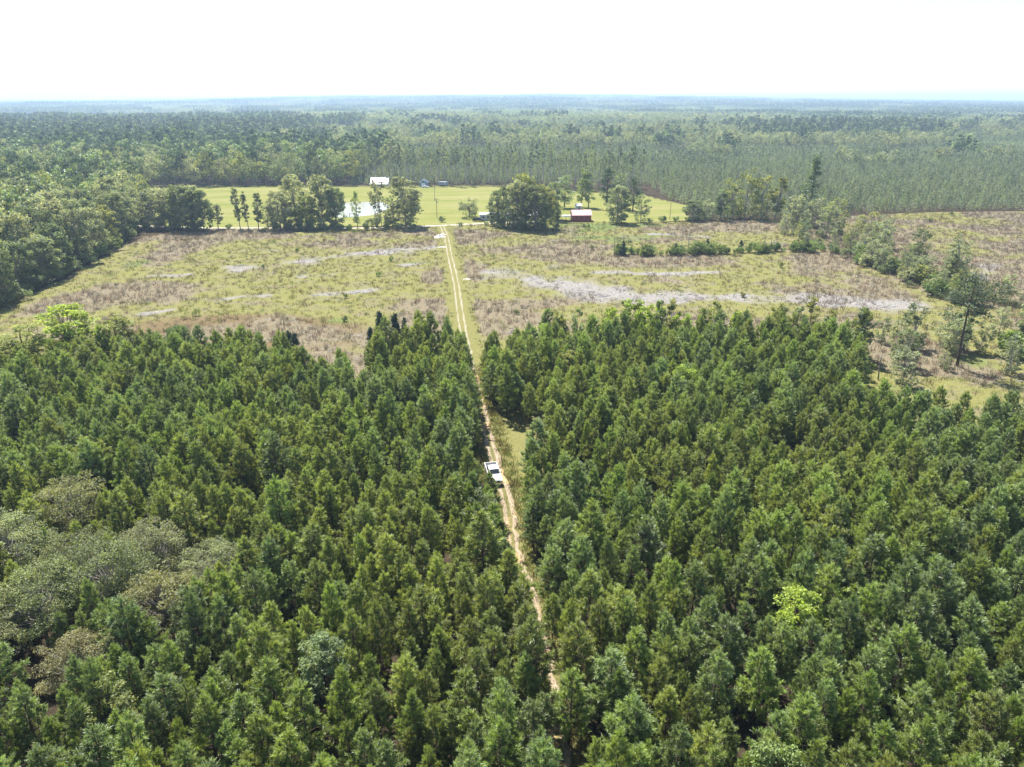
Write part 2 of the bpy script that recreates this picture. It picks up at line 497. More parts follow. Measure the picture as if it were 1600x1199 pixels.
def trackmat(name, sand_lo, sand_hi, grass_col, center, clay=0.0):
    global N, L, geo
    m, nt, N, L = newmat(name)
    out = N('ShaderNodeOutputMaterial')
    geo = N('ShaderNodeNewGeometry')
    at = N('ShaderNodeAttribute'); at.attribute_name = 'across'
    n1, n2 = noise(1.8, 6, 0.65), noise(0.16, 4, 0.6)
    sandc = ramp(n1, [(0.3, sand_lo), (0.7, sand_hi)])
    gr = ramp(n1, [(0.3, tuple(x * 0.7 for x in grass_col)), (0.7, tuple(min(1, x * 1.25) for x in grass_col))])
    # distance from the nearer wheel line
    a = N('ShaderNodeMath'); a.operation = 'SUBTRACT'; L(at.outputs['Fac'], a.inputs[0]); a.inputs[1].default_value = 0.5
    b = N('ShaderNodeMath'); b.operation = 'ABSOLUTE'; L(a.outputs[0], b.inputs[0])
    c = N('ShaderNodeMath'); c.operation = 'SUBTRACT'; L(b.outputs[0], c.inputs[0]); c.inputs[1].default_value = 0.275
    d = N('ShaderNodeMath'); d.operation = 'ABSOLUTE'; L(c.outputs[0], d.inputs[0])
    e = N('ShaderNodeMath'); e.operation = 'MULTIPLY_ADD'; L(n1, e.inputs[0]); e.inputs[1].default_value = 0.30; L(d.outputs[0], e.inputs[2])
    f = N('ShaderNodeMath'); f.operation = 'MULTIPLY_ADD'; L(n2, f.inputs[0]); f.inputs[1].default_value = 0.26; L(e.outputs[0], f.inputs[2])
    r = N('ShaderNodeMapRange'); r.inputs[1].default_value = center; r.inputs[2].default_value = center + 0.09
    L(f.outputs[0], r.inputs[0])
    base = mix(r.outputs[0], sandc, gr)
    if clay:
        cl = ramp(n1, [(0.3, (0.42, 0.24, 0.12)), (0.7, (0.62, 0.44, 0.26))])
        cr = N('ShaderNodeMapRange'); cr.inputs[1].default_value = 0.5; cr.inputs[2].default_value = 0.62; cr.inputs[4].default_value = clay
        L(n2, cr.inputs[0])
        base = mix(cr.outputs[0], base, cl)
    df = N('ShaderNodeBsdfDiffuse'); L(base, df.inputs[0]); L(df.outputs[0], out.inputs[0])
    return m
mt_clear = trackmat('track_field', (0.20, 0.185, 0.12), (0.33, 0.305, 0.24), (0.165, 0.152, 0.060), 0.31)
mt_wood = trackmat('track_wood', (0.19, 0.145, 0.10), (0.37, 0.305, 0.225), (0.13, 0.125, 0.05), 0.37, 0.85)
mt_farm = trackmat('farm_road', (0.32, 0.29, 0.23), (0.46, 0.43, 0.36), (0.27, 0.25, 0.12), 0.50)
strip('track', [p for p in TRACK if p[1] < 150], 2.1, 0.0, mt_wood, 1.5, 0.28, 1)
strip('track', [(-9.1, 146.4)] + [p for p in TRACK if p[1] > 150], 2.7, 0.012, mt_clear, 2.0, 0.12, 2)
strip('farm_road', FARM, 3.2, 0.02, mt_farm, 2.0, 0.15, 3)

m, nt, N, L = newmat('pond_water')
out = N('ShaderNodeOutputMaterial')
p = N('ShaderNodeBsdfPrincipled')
p.inputs['Base Color'].default_value = (0.36, 0.37, 0.34, 1)  # pale muddy base, with the sun glare on the water put into the colour
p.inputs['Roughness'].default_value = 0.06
p.inputs['IOR'].default_value = 1.33
geo = N('ShaderNodeNewGeometry')
bp = N('ShaderNodeBump'); bp.inputs['Strength'].default_value = 0.15; bp.inputs['Distance'].default_value = 0.03
L(noise(1.2, 3, 0.5), bp.inputs['Height']); L(bp.outputs[0], p.inputs['Normal'])
L(p.outputs[0], out.inputs[0])
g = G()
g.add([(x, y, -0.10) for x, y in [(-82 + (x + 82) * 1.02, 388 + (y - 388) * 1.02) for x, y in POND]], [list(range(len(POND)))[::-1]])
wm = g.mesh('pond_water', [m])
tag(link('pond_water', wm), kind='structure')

# ------------------------------------------------------------------ tree shapes
def shoots(g, base, dirs, length, rng, tone, nb=12, bl=0.26, bw=0.045, mi=0):
    """bottle-brush shoots of needle blades: base (n,3), dirs (n,3)"""
    n = len(base)
    t = rng.uniform(0.0, 1.0, (n, nb, 1))
    p = base[:, None, :] + dirs[:, None, :] * length[:, None, None] * t
    r = unit(rng.normal(size=(n, nb, 3)))
    d = unit(r + dirs[:, None, :] * 1.0 + np.array([0, 0, 0.25]))
    w = unit(np.cross(d, rng.normal(size=(n, nb, 3)))) * bw
    tip = p + d * bl * rng.uniform(0.7, 1.25, (n, nb, 1))
    v = np.stack([p - w, p + w, tip + w * 0.35, tip - w * 0.35], 2).reshape(-1, 3)
    k = n * nb
    g.add(v, np.arange(k * 4).reshape(k, 4), np.repeat(np.repeat(np.clip(tone, 0, 1), nb), 4), mi)

def young_pine(seed, H=9.6, Rm=1.88, dens=1.0):
    """plantation pine: leader, whorls of rising branches, needle shoots"""
    rng = np.random.RandomState(seed)
    wood, crown = G(), G()
    lean = rng.normal(0, 0.012, 2)
    zs = np.linspace(0, H * 0.97, 9)
    ax = lambda z: np.array([lean[0] * z + 0.05 * math.sin(z + seed), lean[1] * z + 0.05 * math.cos(z * 1.3 + seed), z])
    tube(wood, [ax(z) for z in zs], [0.105 * (1 - z / H) + 0.015 for z in zs], 6)
    z = H * 0.16
    B, D, Ln, T = [], [], [], []
    skew, side = rng.uniform(0, 6.28), rng.uniform(0.0, 0.22)
    while z < H * 0.965:
        t = (z - H * 0.16) / (H * 0.84)
        prof = (0.62 + 1.2 * t) if t < 0.30 else (1 - (t - 0.30) / 0.70) ** 0.80 * 0.93 + 0.07
        prof = min(prof, 1.0)
        nbr = rng.randint(4, 7) if t < 0.9 else 3
        a0 = rng.uniform(0, 6.28)
        for k in range(nbr):
            az = a0 + k * 6.283 / nbr + rng.normal(0, 0.25)
            ln = Rm * prof * rng.uniform(0.62, 1.2) * (1 + side * math.cos(az - skew))
            el = R(8 + 42 * t + rng.normal(0, 9))
            o = ax(z)
            dr = np.array([math.cos(az) * math.cos(el), math.sin(az) * math.cos(el), math.sin(el)])
            e = o + dr * ln
            e[2] += 0.10 * ln
            mid = o + dr * ln * 0.5
            tube(wood, [o, mid, e], [0.028, 0.02, 0.008], 3, cap=False)
            tn = rng.normal(0.5, 0.17)
            ns = max(2, int(ln * 6.5 * dens))
            for q in range(ns):
                f = rng.uniform(0.40, 1.0) ** 0.7
                pb = o * (1 - f) + e * f
                sd = unit(dr + rng.normal(0, 0.55, 3) + np.array([0, 0, 0.65]))
                off = unit(rng.normal(size=3)) * np.array([1, 1, 0.6]) * 0.30 * ln * (1.15 - f * 0.7)
                B.append(pb + off * rng.uniform(0.2, 1.0)); D.append(sd); Ln.append(rng.uniform(0.22, 0.45)); T.append(tn + rng.normal(0, 0.10))
            B.append(e); D.append(unit(dr + np.array([0, 0, 0.8]))); Ln.append(0.42); T.append(tn + 0.30)  # end shoots lighter: new growth, plus bright-tip light contrast put into the tone
        z += rng.uniform(0.36, 0.56) * (H / 9.6)
    for q in range(7):
        a = rng.uniform(0, 6.28)
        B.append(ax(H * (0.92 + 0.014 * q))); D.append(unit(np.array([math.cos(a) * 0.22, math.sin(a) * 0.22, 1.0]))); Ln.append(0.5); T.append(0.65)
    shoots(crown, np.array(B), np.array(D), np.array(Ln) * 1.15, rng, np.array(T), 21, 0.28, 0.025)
    return wood, crown

def broadleaf(seed, H=18.0, Rx=5.0, base=0.22, K=42, per=60, leaf=0.42, trunk_r=0.26, crad=0.30, droop=0.0, flat=0.8, full=False, gap=0.0):
    """trunk, limbs to each clump, leaf clumps through an uneven crown"""
    rng = np.random.RandomState(seed)
    wood, crown = G(), G()
    zc, rz = H * (base + 1) / 2, H * (1 - base) / 2
    lean = rng.normal(0, 0.03, 2)
    fork = H * (max(base, 0.1) + 0.12)
    tp = [np.array([lean[0] * z, lean[1] * z, z]) for z in np.linspace(0, fork, 4)]
    top_p = np.array([lean[0] * H, lean[1] * H, H * 0.82])
    tube(wood, tp + [top_p * 0.6 + tp[-1] * 0.4, top_p], [trunk_r * 1.25, trunk_r, trunk_r * 0.9, trunk_r * 0.75, trunk_r * 0.4, 0.03], 6)
    lob = rng.uniform(0.72, 1.2, 7)
    for k in range(K):
        u = unit(rng.normal(size=3))
        u[2] = u[2] * 0.9 + 0.12
        az = math.atan2(u[1], u[0])
        lf = lob[int((az + math.pi) / 6.2832 * 6.999)]
        rr = rng.uniform(0.45, 0.98) ** 0.6
        if rng.rand() < gap:
            continue
        cx = np.array([u[0] * Rx * rr * lf, u[1] * Rx * rr * lf, zc + u[2] * rz * rr])
        if full:
            t = rng.uniform(0.04, 0.96)
            pr = math.sqrt(max(0.02, 1 - max(0, (t - 0.45) / 0.55) ** 2.2)) * (0.66 + 0.34 * min(1, t / 0.35))
            rr = rng.uniform(0.25, 1.0) ** 0.5
            cx = np.array([math.cos(az) * Rx * pr * rr * lf, math.sin(az) * Rx * pr * rr * lf, H * t])
        cx[2] = max(cx[2], H * max(base * 0.75, 0.04))
        cx[:2] += lean * cx[2]
        cr = Rx * crad * rng.uniform(0.6, 1.25)
        s = tp[-1] * rng.uniform(0.75, 1.0) + (top_p - tp[-1]) * np.clip((cx[2] - fork) / H * 0.7, 0, 0.75)
        md = (s + cx) / 2 + np.array([0, 0, 0.08 * H * rng.uniform(-0.3, 0.8)])
        tube(wood, [s, md, cx], [trunk_r * 0.30, trunk_r * 0.18, 0.02], 4, cap=False)
        n = int(per * rng.uniform(0.7, 1.3))
        q = unit(rng.normal(size=(n, 3))) * (rng.uniform(0.25, 1.0, (n, 1)) ** 0.5) * cr * np.array([1, 1, flat])
        q[:, 2] -= droop * np.hypot(q[:, 0], q[:, 1])
        ct = rng.normal(0.5, 0.16)
        leaves(crown, cx + q, leaf, rng, np.clip(ct + rng.normal(0, 0.13, n), 0, 1))
    return wood, crown

def mature_pine(seed, H=26.0, Rx=2.6, base=0.5, K=26, per=34, leaf=0.42, trunk_r=0.22, spread=1.0, layered=False):
    """tall pine: long bare trunk, irregular tufted crown"""
    rng = np.random.RandomState(seed)
    wood, crown = G(), G()
    lean = rng.normal(0, 0.02, 2)
    bend = rng.normal(0, 0.3, 2)
    ax = lambda z: np.array([lean[0] * z + bend[0] * math.sin(z / H * 3), lean[1] * z + bend[1] * math.sin(z / H * 3), z])
    zs = np.linspace(0, H * 0.97, 8)
    tube(wood, [ax(z) for z in zs], [trunk_r * (1.15 - 0.95 * z / H) for z in zs], 6)
    for k in range(K):
        t = (k + rng.uniform(0, 1)) / K
        z = H * (base + (0.985 - base) * t)
        prof = (0.55 + 0.8 * t) if t < 0.45 else 1.0 - ((t - 0.45) / 0.55) ** 2 * 0.75
        if layered:
            prof = (1 - t) * 0.95 + 0.12
        az = rng.uniform(0, 6.28)
        ln = Rx * prof * rng.uniform(0.35, 1.1) * spread
        el = R(rng.uniform(-5, 28))
        o = ax(z)
        e = o + np.array([math.cos(az) * math.cos(el), math.sin(az) * math.cos(el), math.sin(el)]) * ln
        tube(wood, [o, (o + e) / 2 + np.array([0, 0, 0.1]), e], [trunk_r * 0.28, trunk_r * 0.18, 0.02], 4, cap=False)
        cr = Rx * 0.34 * rng.uniform(0.65, 1.25)
        n = int(per * rng.uniform(0.7, 1.3))
        q = unit(rng.normal(size=(n, 3))) * (rng.uniform(0.2, 1.0, (n, 1)) ** 0.5) * cr * np.array([1, 1, 0.55])
        leaves(crown, e + q, leaf, rng, np.clip(rng.normal(0.5, 0.16) + rng.normal(0, 0.13, n), 0, 1), 0.45, -0.3)
    for k in range(7):
        z = H * rng.uniform(base * 0.55, base)
        az = rng.uniform(0, 6.28)
        o = ax(z)
        tube(wood, [o, o + np.array([math.cos(az), math.sin(az), 0.1]) * rng.uniform(0.5, 1.4)], [0.05, 0.015], 3, cap=False)
    return wood, crown

def cedar(seed, H=6.0, Rx=1.3, n=900, leaf=0.26):
    rng = np.random.RandomState(seed)
    wood, crown = G(), G()
    tube(wood, [(0, 0, 0), (0, 0, H * 0.5), (0, 0, H * 0.92)], [0.12, 0.07, 0.02], 5)
    for k in range(34):
        t = rng.uniform(0.03, 0.97)
        az = rng.uniform(0, 6.28)
        rr = Rx * (1 - t) ** 0.75 * rng.uniform(0.3, 0.9)
        c = np.array([math.cos(az) * rr, math.sin(az) * rr, 0.2 + t * (H - 0.4)])
        m_ = n // 34
        q = unit(rng.normal(size=(m_, 3))) * (rng.uniform(0.1, 1, (m_, 1)) ** 0.5) * np.array([0.42, 0.42, 0.6]) * Rx * (1.1 - 0.6 * t)
        leaves(crown, c + q, leaf, rng, np.clip(rng.normal(0.5, 0.15) + rng.normal(0, 0.12, m_), 0, 1), 0.45, -0.6)
        tube(wood, [(0, 0, max(0.1, c[2] - 0.4)), c], [0.03, 0.01], 3, cap=False)
    return wood, crown

def snag(seed, H=9.0):
    rng = np.random.RandomState(seed)
    g = G()
    b = rng.normal(0, 0.15, 2)
    ax = lambda z: np.array([b[0] * math.sin(z / H * 2.5), b[1] * z / H, z])
    tube(g, [ax(z) for z in np.linspace(0, H, 6)], [0.17, 0.14, 0.12, 0.09, 0.06, 0.02], 5)
    for k in range(9):
        z = H * rng.uniform(0.35, 0.95)
        az, ln = rng.uniform(0, 6.28), rng.uniform(0.5, 1.6)
        o = ax(z)
        e = o + np.array([math.cos(az), math.sin(az), 0.7]) * ln
        tube(g, [o, e], [0.045, 0.012], 3, cap=False)
    return g

def tree_meshes(name, gen, seeds, wood_mat, leaf_mats, **kw):
    """[(trunk mesh, {leaf material: crown mesh})]"""
    res = []
    for i, s in enumerate(seeds):
        w, c = gen(s, **kw)
        res.append((w.mesh('trunk', [M[wood_mat]], True), c.mesh('crown', [M[leaf_mats[0]]]), w, c))
    return res

def plant(name, pair, mat, x, y, rot, sc, label, cat, group=None, z=0.0, tilt=(0, 0)):
    """a tree as a thing: an Empty at its base, trunk and crown below it"""
    o = bpy.data.objects.new(name, None)
    C.objects.link(o)
    o.empty_display_size = 0.5
    o.location = (x, y, z)
    o.rotation_euler = (tilt[0], tilt[1], rot)
    o.scale = sc if hasattr(sc, '__len__') else (sc, sc, sc)
    link('trunk', pair[0], o)
    cr = link('crown', pair[1], o)
    cr.material_slots[0].link = 'OBJECT'
    cr.material_slots[0].material = M[mat]
    return tag(o, label, cat, group)

def scatter(name, sources, pts, rot, scl, idx, label, cat):
    """one object of kind stuff: instances of the source meshes at points"""
    col = bpy.data.collections.new(name + '_shapes')
    for i, sm in enumerate(sources):
        col.objects.link(bpy.data.objects.new('shape_%s_%02d' % (name, i), sm))
    mm = bpy.data.meshes.new(name)
    pts = np.asarray(pts, float)
    mm.from_pydata(pts.tolist(), [], [])
    for nm, ty, fld, dat in (('turn', 'FLOAT', 'value', rot), ('pick', 'INT', 'value', idx)):
        a = mm.attributes.new(nm, ty, 'POINT')
        a.data.foreach_set(fld, np.asarray(dat, np.int32 if ty == 'INT' else np.float32))
    a = mm.attributes.new('size', 'FLOAT_VECTOR', 'POINT')
    a.data.foreach_set('vector', np.asarray(scl, np.float32).reshape(-1))
    o = link(name, mm)
    ng = bpy.data.node_groups.new(name, 'GeometryNodeTree')
    ng.interface.new_socket('Geometry', in_out='INPUT', socket_type='NodeSocketGeometry')
    ng.interface.new_socket('Geometry', in_out='OUTPUT', socket_type='NodeSocketGeometry')
    n, l = ng.nodes.new, ng.links.new
    gi, go = n('NodeGroupInput'), n('NodeGroupOutput')
    ci = n('GeometryNodeCollectionInfo')
    ci.inputs['Collection'].default_value = col
    ci.inputs['Separate Children'].default_value = True
    ci.inputs['Reset Children'].default_value = True
    ip = n('GeometryNodeInstanceOnPoints')
    ip.inputs['Pick Instance'].default_value = True
    def na(nm, ty):
        q = n('GeometryNodeInputNamedAttribute'); q.data_type = ty; q.inputs['Name'].default_value = nm
        return q.outputs['Attribute']
    cx = n('ShaderNodeCombineXYZ')
    l(na('turn', 'FLOAT'), cx.inputs['Z'])
    l(cx.outputs[0], ip.inputs['Rotation'])
    l(na('size', 'FLOAT_VECTOR'), ip.inputs['Scale'])
    l(na('pick', 'INT'), ip.inputs['Instance Index'])
    l(gi.outputs[0], ip.inputs['Points'])
    l(ci.outputs[0], ip.inputs['Instance'])
    l(ip.outputs[0], go.inputs[0])
    md = o.modifiers.new('scatter', 'NODES')
    md.node_group = ng
    return tag(o, label, cat, None, 'stuff')

def joined(name, w, c, wood_mat, leaf_mat):
    g = G()
    g.join(w, 0)
    g.join(c, 1)
    return g.mesh(name, [M[wood_mat], M[leaf_mat]])

def sc3(n, rng, lo, hi, zlo=0.9, zhi=1.1):
    s = rng.uniform(lo, hi, n)
    return np.stack([s, s, s * rng.uniform(zlo, zhi, n)], 1)

# ------------------------------------------------------------------ the pine plantation in front
PINE_MATS = ['needle_green', 'needle_blue', 'needle_olive']
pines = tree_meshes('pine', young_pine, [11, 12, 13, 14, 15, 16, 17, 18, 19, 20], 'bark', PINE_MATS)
rng = np.random.RandomState(3)
def far_edge(x):
    xs = [-140, -100, -90, -76, -50, -44, -40, -30, -28, -14, -9, -6, 7, 30, 69, 76, 140]
    ys = [128, 132, 136, 147, 145, 134, 130, 132, 151, 149, 146, 142, 152, 154, 152, 146, 140]
    return np.interp(x, xs, ys)
def track_x(y):
    return float(np.interp(y, [p[1] for p in TRACK], [p[0] for p in TRACK]))
GUMS = [(28.3, 57.2, 2.7), (31.1, 118.5, 3.2), (-3.9, 78.2, 1.8), (-17.5, 51.5, 1.4), (20.3, 39.5, 1.5), (-34.5, 46.5, 1.8), (11.5, 132, 1.8)]
OAKS = [(-44.0, 64.5), (-36.5, 61.0), (-49.5, 60.0), (-41.5, 70.0), (-56.5, 79.0), (-59.0, 70.0), (-41.5, 53.0), (-52.0, 53.5), (-51.0, 69.0), (-35.0, 68.8)]
trees = []
for side in (-1, 1):
    for k in range(48):
        off = 2.6 + k * 2.72
        y, n_in_row = 24.0 + rng.uniform(0, 2), 0
        while y < 170:
            y += 2.38 + rng.uniform(-0.6, 0.8)
            xx = track_x(min(y, 170)) + side * (off - (0.5 if k == 0 and y < 63 else (-0.6 if k == 0 and y < 105 else (-0.05 if k == 0 else 0)))) + rng.normal(0, 0.55)
            yy = y + rng.normal(0, 0.45)
            if yy > far_edge(xx) + rng.normal(0, 2.0):
                continue
            if xx > 61 + (yy - 112) * 0.42 and yy > 112 + rng.normal(0, 1):
                continue
            if side > 0 and 92 < yy < 122 and off < 5:
                continue
            if side > 0 and 100 < yy < 118 and off < 8.5:
                continue
            if side < 0 and 88 < yy < 106 and off < 4:
                xx -= 1.1
            if -7.5 < xx < 0.6 and 86 < yy < 99 and math.hypot(xx + 2.9, (yy - 94) * 0.72) < 4.8:
                continue
            if abs(xx) > yy * 0.80 + 34:
                continue
            if any(math.hypot(xx - a, yy - b) < 3.9 for a, b in OAKS) or any(math.hypot(xx - a, yy - b) < r for a, b, r in GUMS):
                continue
            if rng.rand() < 0.04 or (off > 6 and float(fbm(xx, yy, 5.5, 2, 41)) > 0.73):
                continue
            hs = rng.normal(0.93, 0.13) * (0.86 if off < 3 and 60 < yy < 95 else 1.0) * (1.0 + 0.12 * (float(fbm(xx, yy, 24, 2, 21)) - 0.5) * 2)
            trees.append(dict(x=xx, y=yy, side=side, row=k + 1, s=float(np.clip(hs, 0.68, 1.22)), w=float(np.clip(rng.normal(0.97, 0.14), 0.72, 1.35))))
ca, sa = math.cos(R(21.85)), math.sin(R(21.85))
def in_view(x, y, z):
    d = y * ca - (z - 55) * sa
    v = y * sa + (z - 55) * ca
    return abs(x / d) < 0.70 and -0.52 < v / d < 0.6
for t in trees:
    t['seen'] = in_view(t['x'], t['y'], 9.0 * t['s'])
    t['d'] = math.hypot(t['x'], t['y'], 46)
    t['var'] = rng.randint(len(pines))
    q = float(fbm(t['x'], t['y'], 20, 3, 22)) + rng.normal(0, 0.13)
    t['mat'] = 'needle_blue' if q < 0.43 else ('needle_olive' if q > 0.60 else 'needle_green')
    t['rot'] = rng.uniform(0, 6.283)
near = sorted([t for t in trees if t['seen']], key=lambda t: t['d'])[:300]
ids = set(id(t) for t in near)
count = {}
tone_word = {'needle_green': 'green', 'needle_blue': 'blue-green', 'needle_olive': 'olive-green'}
for t in sorted(near, key=lambda t: t['y']):
    kk = (t['side'], t['row'])
    count[kk] = count.get(kk, 0) + 1
    size = 'tall' if t['s'] > 1.08 else ('small' if t['s'] < 0.9 else 'young')
    lab = '%s %s pine, %s row %s of the track, %s up from the bottom edge' % (
        size, tone_word[t['mat']], ordinal(t['row']), 'left' if t['side'] < 0 else 'right', ordinal(count[kk]))
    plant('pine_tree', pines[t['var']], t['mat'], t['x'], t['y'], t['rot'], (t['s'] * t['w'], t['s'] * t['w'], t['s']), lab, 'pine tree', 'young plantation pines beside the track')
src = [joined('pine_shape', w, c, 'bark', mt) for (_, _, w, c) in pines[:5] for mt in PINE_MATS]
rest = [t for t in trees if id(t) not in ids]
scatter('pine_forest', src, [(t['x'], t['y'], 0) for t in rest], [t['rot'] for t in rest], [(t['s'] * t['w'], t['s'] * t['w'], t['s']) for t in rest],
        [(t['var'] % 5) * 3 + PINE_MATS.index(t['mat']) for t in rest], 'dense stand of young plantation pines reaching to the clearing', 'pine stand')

# broad oaks among the pines on the left, gums and odd trees
oaks = tree_meshes('oak', broadleaf, [31, 32, 33, 34], 'bark_grey', ['oak', 'oak_tan', 'hard_yellow', 'hard_grey'], H=10.5, Rx=4.4, base=0.2, K=110, per=150, leaf=0.11, trunk_r=0.2, crad=0.22, flat=0.6)
oak_labels = ['broadest grey-olive oak at the middle of the oak clump', 'oak on the right edge of the oak clump, against dark gap', 'olive oak toward the left frame edge, in front of the clump',
              'grey-green oak crown behind the broadest oak', 'oak farthest back at the left frame edge', 'oak cut by the left frame edge behind the clump', 'tan feathery oak in front of the oak clump',
              'pale grey-green oak low on the left frame edge', 'small olive oak at the left of the broadest oak', 'small grey oak at the back right of the clump']
for i, (x, y) in enumerate(OAKS):
    s = [1.08, 0.9, 0.98, 0.9, 1.0, 1.0, 0.78, 0.9, 0.85, 0.72][i]
    mt = ['oak', 'oak', 'oak', 'hard_grey', 'oak', 'hard_grey', 'oak_tan', 'hard_grey', 'oak', 'hard_grey'][i]
    plant('oak_tree', oaks[i % 4], mt, x, y, 1.3 * i, (s * 1.05, s * 1.05, s), oak_labels[i], 'oak tree', 'oaks among the pines')
gums = tree_meshes('gum', broadleaf, [41, 42, 43], 'bark', ['lime', 'shrub', 'hard_yellow', 'hard'], H=9.5, Rx=1.9, base=0.18, K=52, per=110, leaf=0.12, trunk_r=0.1, crad=0.30, flat=0.8)
gl = [('lime', 1.02, 'bright lime-yellow gum tree among the pines right of the track'), ('lime', 1.08, 'lime-green gum tree standing far back in the pines near the clearing'),
      ('hard', 0.9, 'dark round broadleaf tree at the left edge of the track, nearer than the truck'), ('hard', 0.95, 'dark leafy tree among pines near the bottom edge, left of the track'),
      ('shrub', 0.95, 'small light green leafy tree at the bottom edge right of the track'), ('hard_yellow', 0.92, 'yellowish broadleaf tree at the lower left below the oaks'), ('hard_yellow', 0.9, 'yellow-green tree in the pines just right of the far track')]
for i, (x, y, r) in enumerate(GUMS):
    plant('gum_tree', gums[i % 3], gl[i][0], x, y, i * 2.1, (gl[i][1] * 1.3, gl[i][1] * 1.3, gl[i][1] * 1.08), gl[i][2], 'gum tree')

# saplings and cedars along the far edge of the stand
sap = tree_meshes('sapling', broadleaf, [51, 52, 53], 'bark', ['hard_yellow', 'lime', 'shrub', 'hard'], H=9.0, Rx=1.35, base=0.12, K=30, per=34, leaf=0.24, trunk_r=0.07, crad=0.42, gap=0.1)
ced = tree_meshes('cedar', cedar, [61, 62, 63], 'bark', ['cedar', 'needle_dark'])
rng = np.random.RandomState(8)
xs = np.sort(np.concatenate([rng.uniform(6, 80, 40)]))
for i, x in enumerate(xs):
    y = float(far_edge(x)) + rng.uniform(1.0, 11.0)
    mt = rng.choice(['hard_yellow', 'lime', 'shrub', 'hard'], p=[0.5, 0.28, 0.14, 0.08]) if x < 58 else rng.choice(['shrub', 'hard', 'hard_yellow'])
    w = {'hard_yellow': 'yellowish', 'lime': 'lime-yellow', 'shrub': 'light green', 'hard': 'dark green'}[mt]
    plant('sapling', sap[i % 3], mt, x, y, rng.uniform(0, 6), rng.uniform(0.85, 1.4), 'slender %s sapling at the clearing edge, %s from the track' % (w, ordinal(i + 1)), 'sapling', 'saplings where the pines meet the clearing')
cl = [(-29.5, 153, 1.9), (-26.5, 154.5, 1.75), (-24, 152.5, 1.6), (-31.5, 150.5, 1.4), (-35.5, 136, 1.1), (-39.5, 137, 1.0), (-52, 149, 1.15), (-76, 151, 1.35), (-82, 146, 1.1), (-46.5, 144.5, 1.5), (-48.5, 147, 1.45),
      (72, 156, 1.5), (68, 158, 1.35), (75, 154, 1.3), (-20, 154, 1.4), (10, 160, 1.3), (63, 157, 1.2)]
for i, (x, y, s) in enumerate(cl):
    plant('cedar_tree', ced[i % 3], 'cedar', x, y, i, (s * 0.95, s * 0.95, s), 'dark cedar %s, %s in the stand edge counted from the left' % ('left of the track' if x < -15 else 'right of the track', ordinal(1 + sum(1 for c_ in cl if c_[0] < x))), 'cedar tree', 'cedars at the edge of the stand')

# ------------------------------------------------------------------ hardwoods, pines and shrubs round the fields
HM = ['hard', 'hard_grey', 'hard_yellow', 'shrub']
hard = tree_meshes('hard', broadleaf, [71, 72, 73, 74, 75, 76], 'bark_grey', HM, H=20.0, Rx=5.2, base=0.03, K=92, per=60, leaf=0.38, trunk_r=0.26, crad=0.27, full=True)
column = tree_meshes('column', broadleaf, [81, 82], 'bark_grey', HM, H=17.0, Rx=1.7, base=0.04, K=44, per=40, leaf=0.33, trunk_r=0.2, crad=0.42, gap=0.1)
sparse = tree_meshes('sparse', broadleaf, [84, 85, 86], 'bark_grey', HM, H=13.0, Rx=3.2, base=0.06, K=60, per=34, leaf=0.28, trunk_r=0.13, crad=0.27, gap=0.12, full=True)
willow = tree_meshes('willow', broadleaf, [87], 'bark', HM, H=9.5, Rx=4.6, base=0.05, K=44, per=50, leaf=0.30, trunk_r=0.25, crad=0.3, droop=0.9)
bush = tree_meshes('bush', broadleaf, [91, 92, 93], 'bark', HM, H=4.5, Rx=2.3, base=0.0, K=26, per=40, leaf=0.26, trunk_r=0.08, crad=0.36)
fieldpine = tree_meshes('fieldpine', mature_pine, [95, 96, 97], 'bark', ['needle_green', 'needle_dark', 'needle_blue'], H=20.0, Rx=4.4, base=0.16, K=52, per=60, leaf=0.36, trunk_r=0.28)
spire = tree_meshes('spire', mature_pine, [98], 'bark', ['needle_green', 'needle_blue'], H=29.0, Rx=5.0, base=0.22, K=60, per=85, leaf=0.38, trunk_r=0.33, layered=True)
crownpine = tree_meshes('crownpine', mature_pine, [99], 'bark', ['needle_green', 'needle_olive'], H=20.0, Rx=4.6, base=0.55, K=30, per=80, leaf=0.24, trunk_r=0.26)
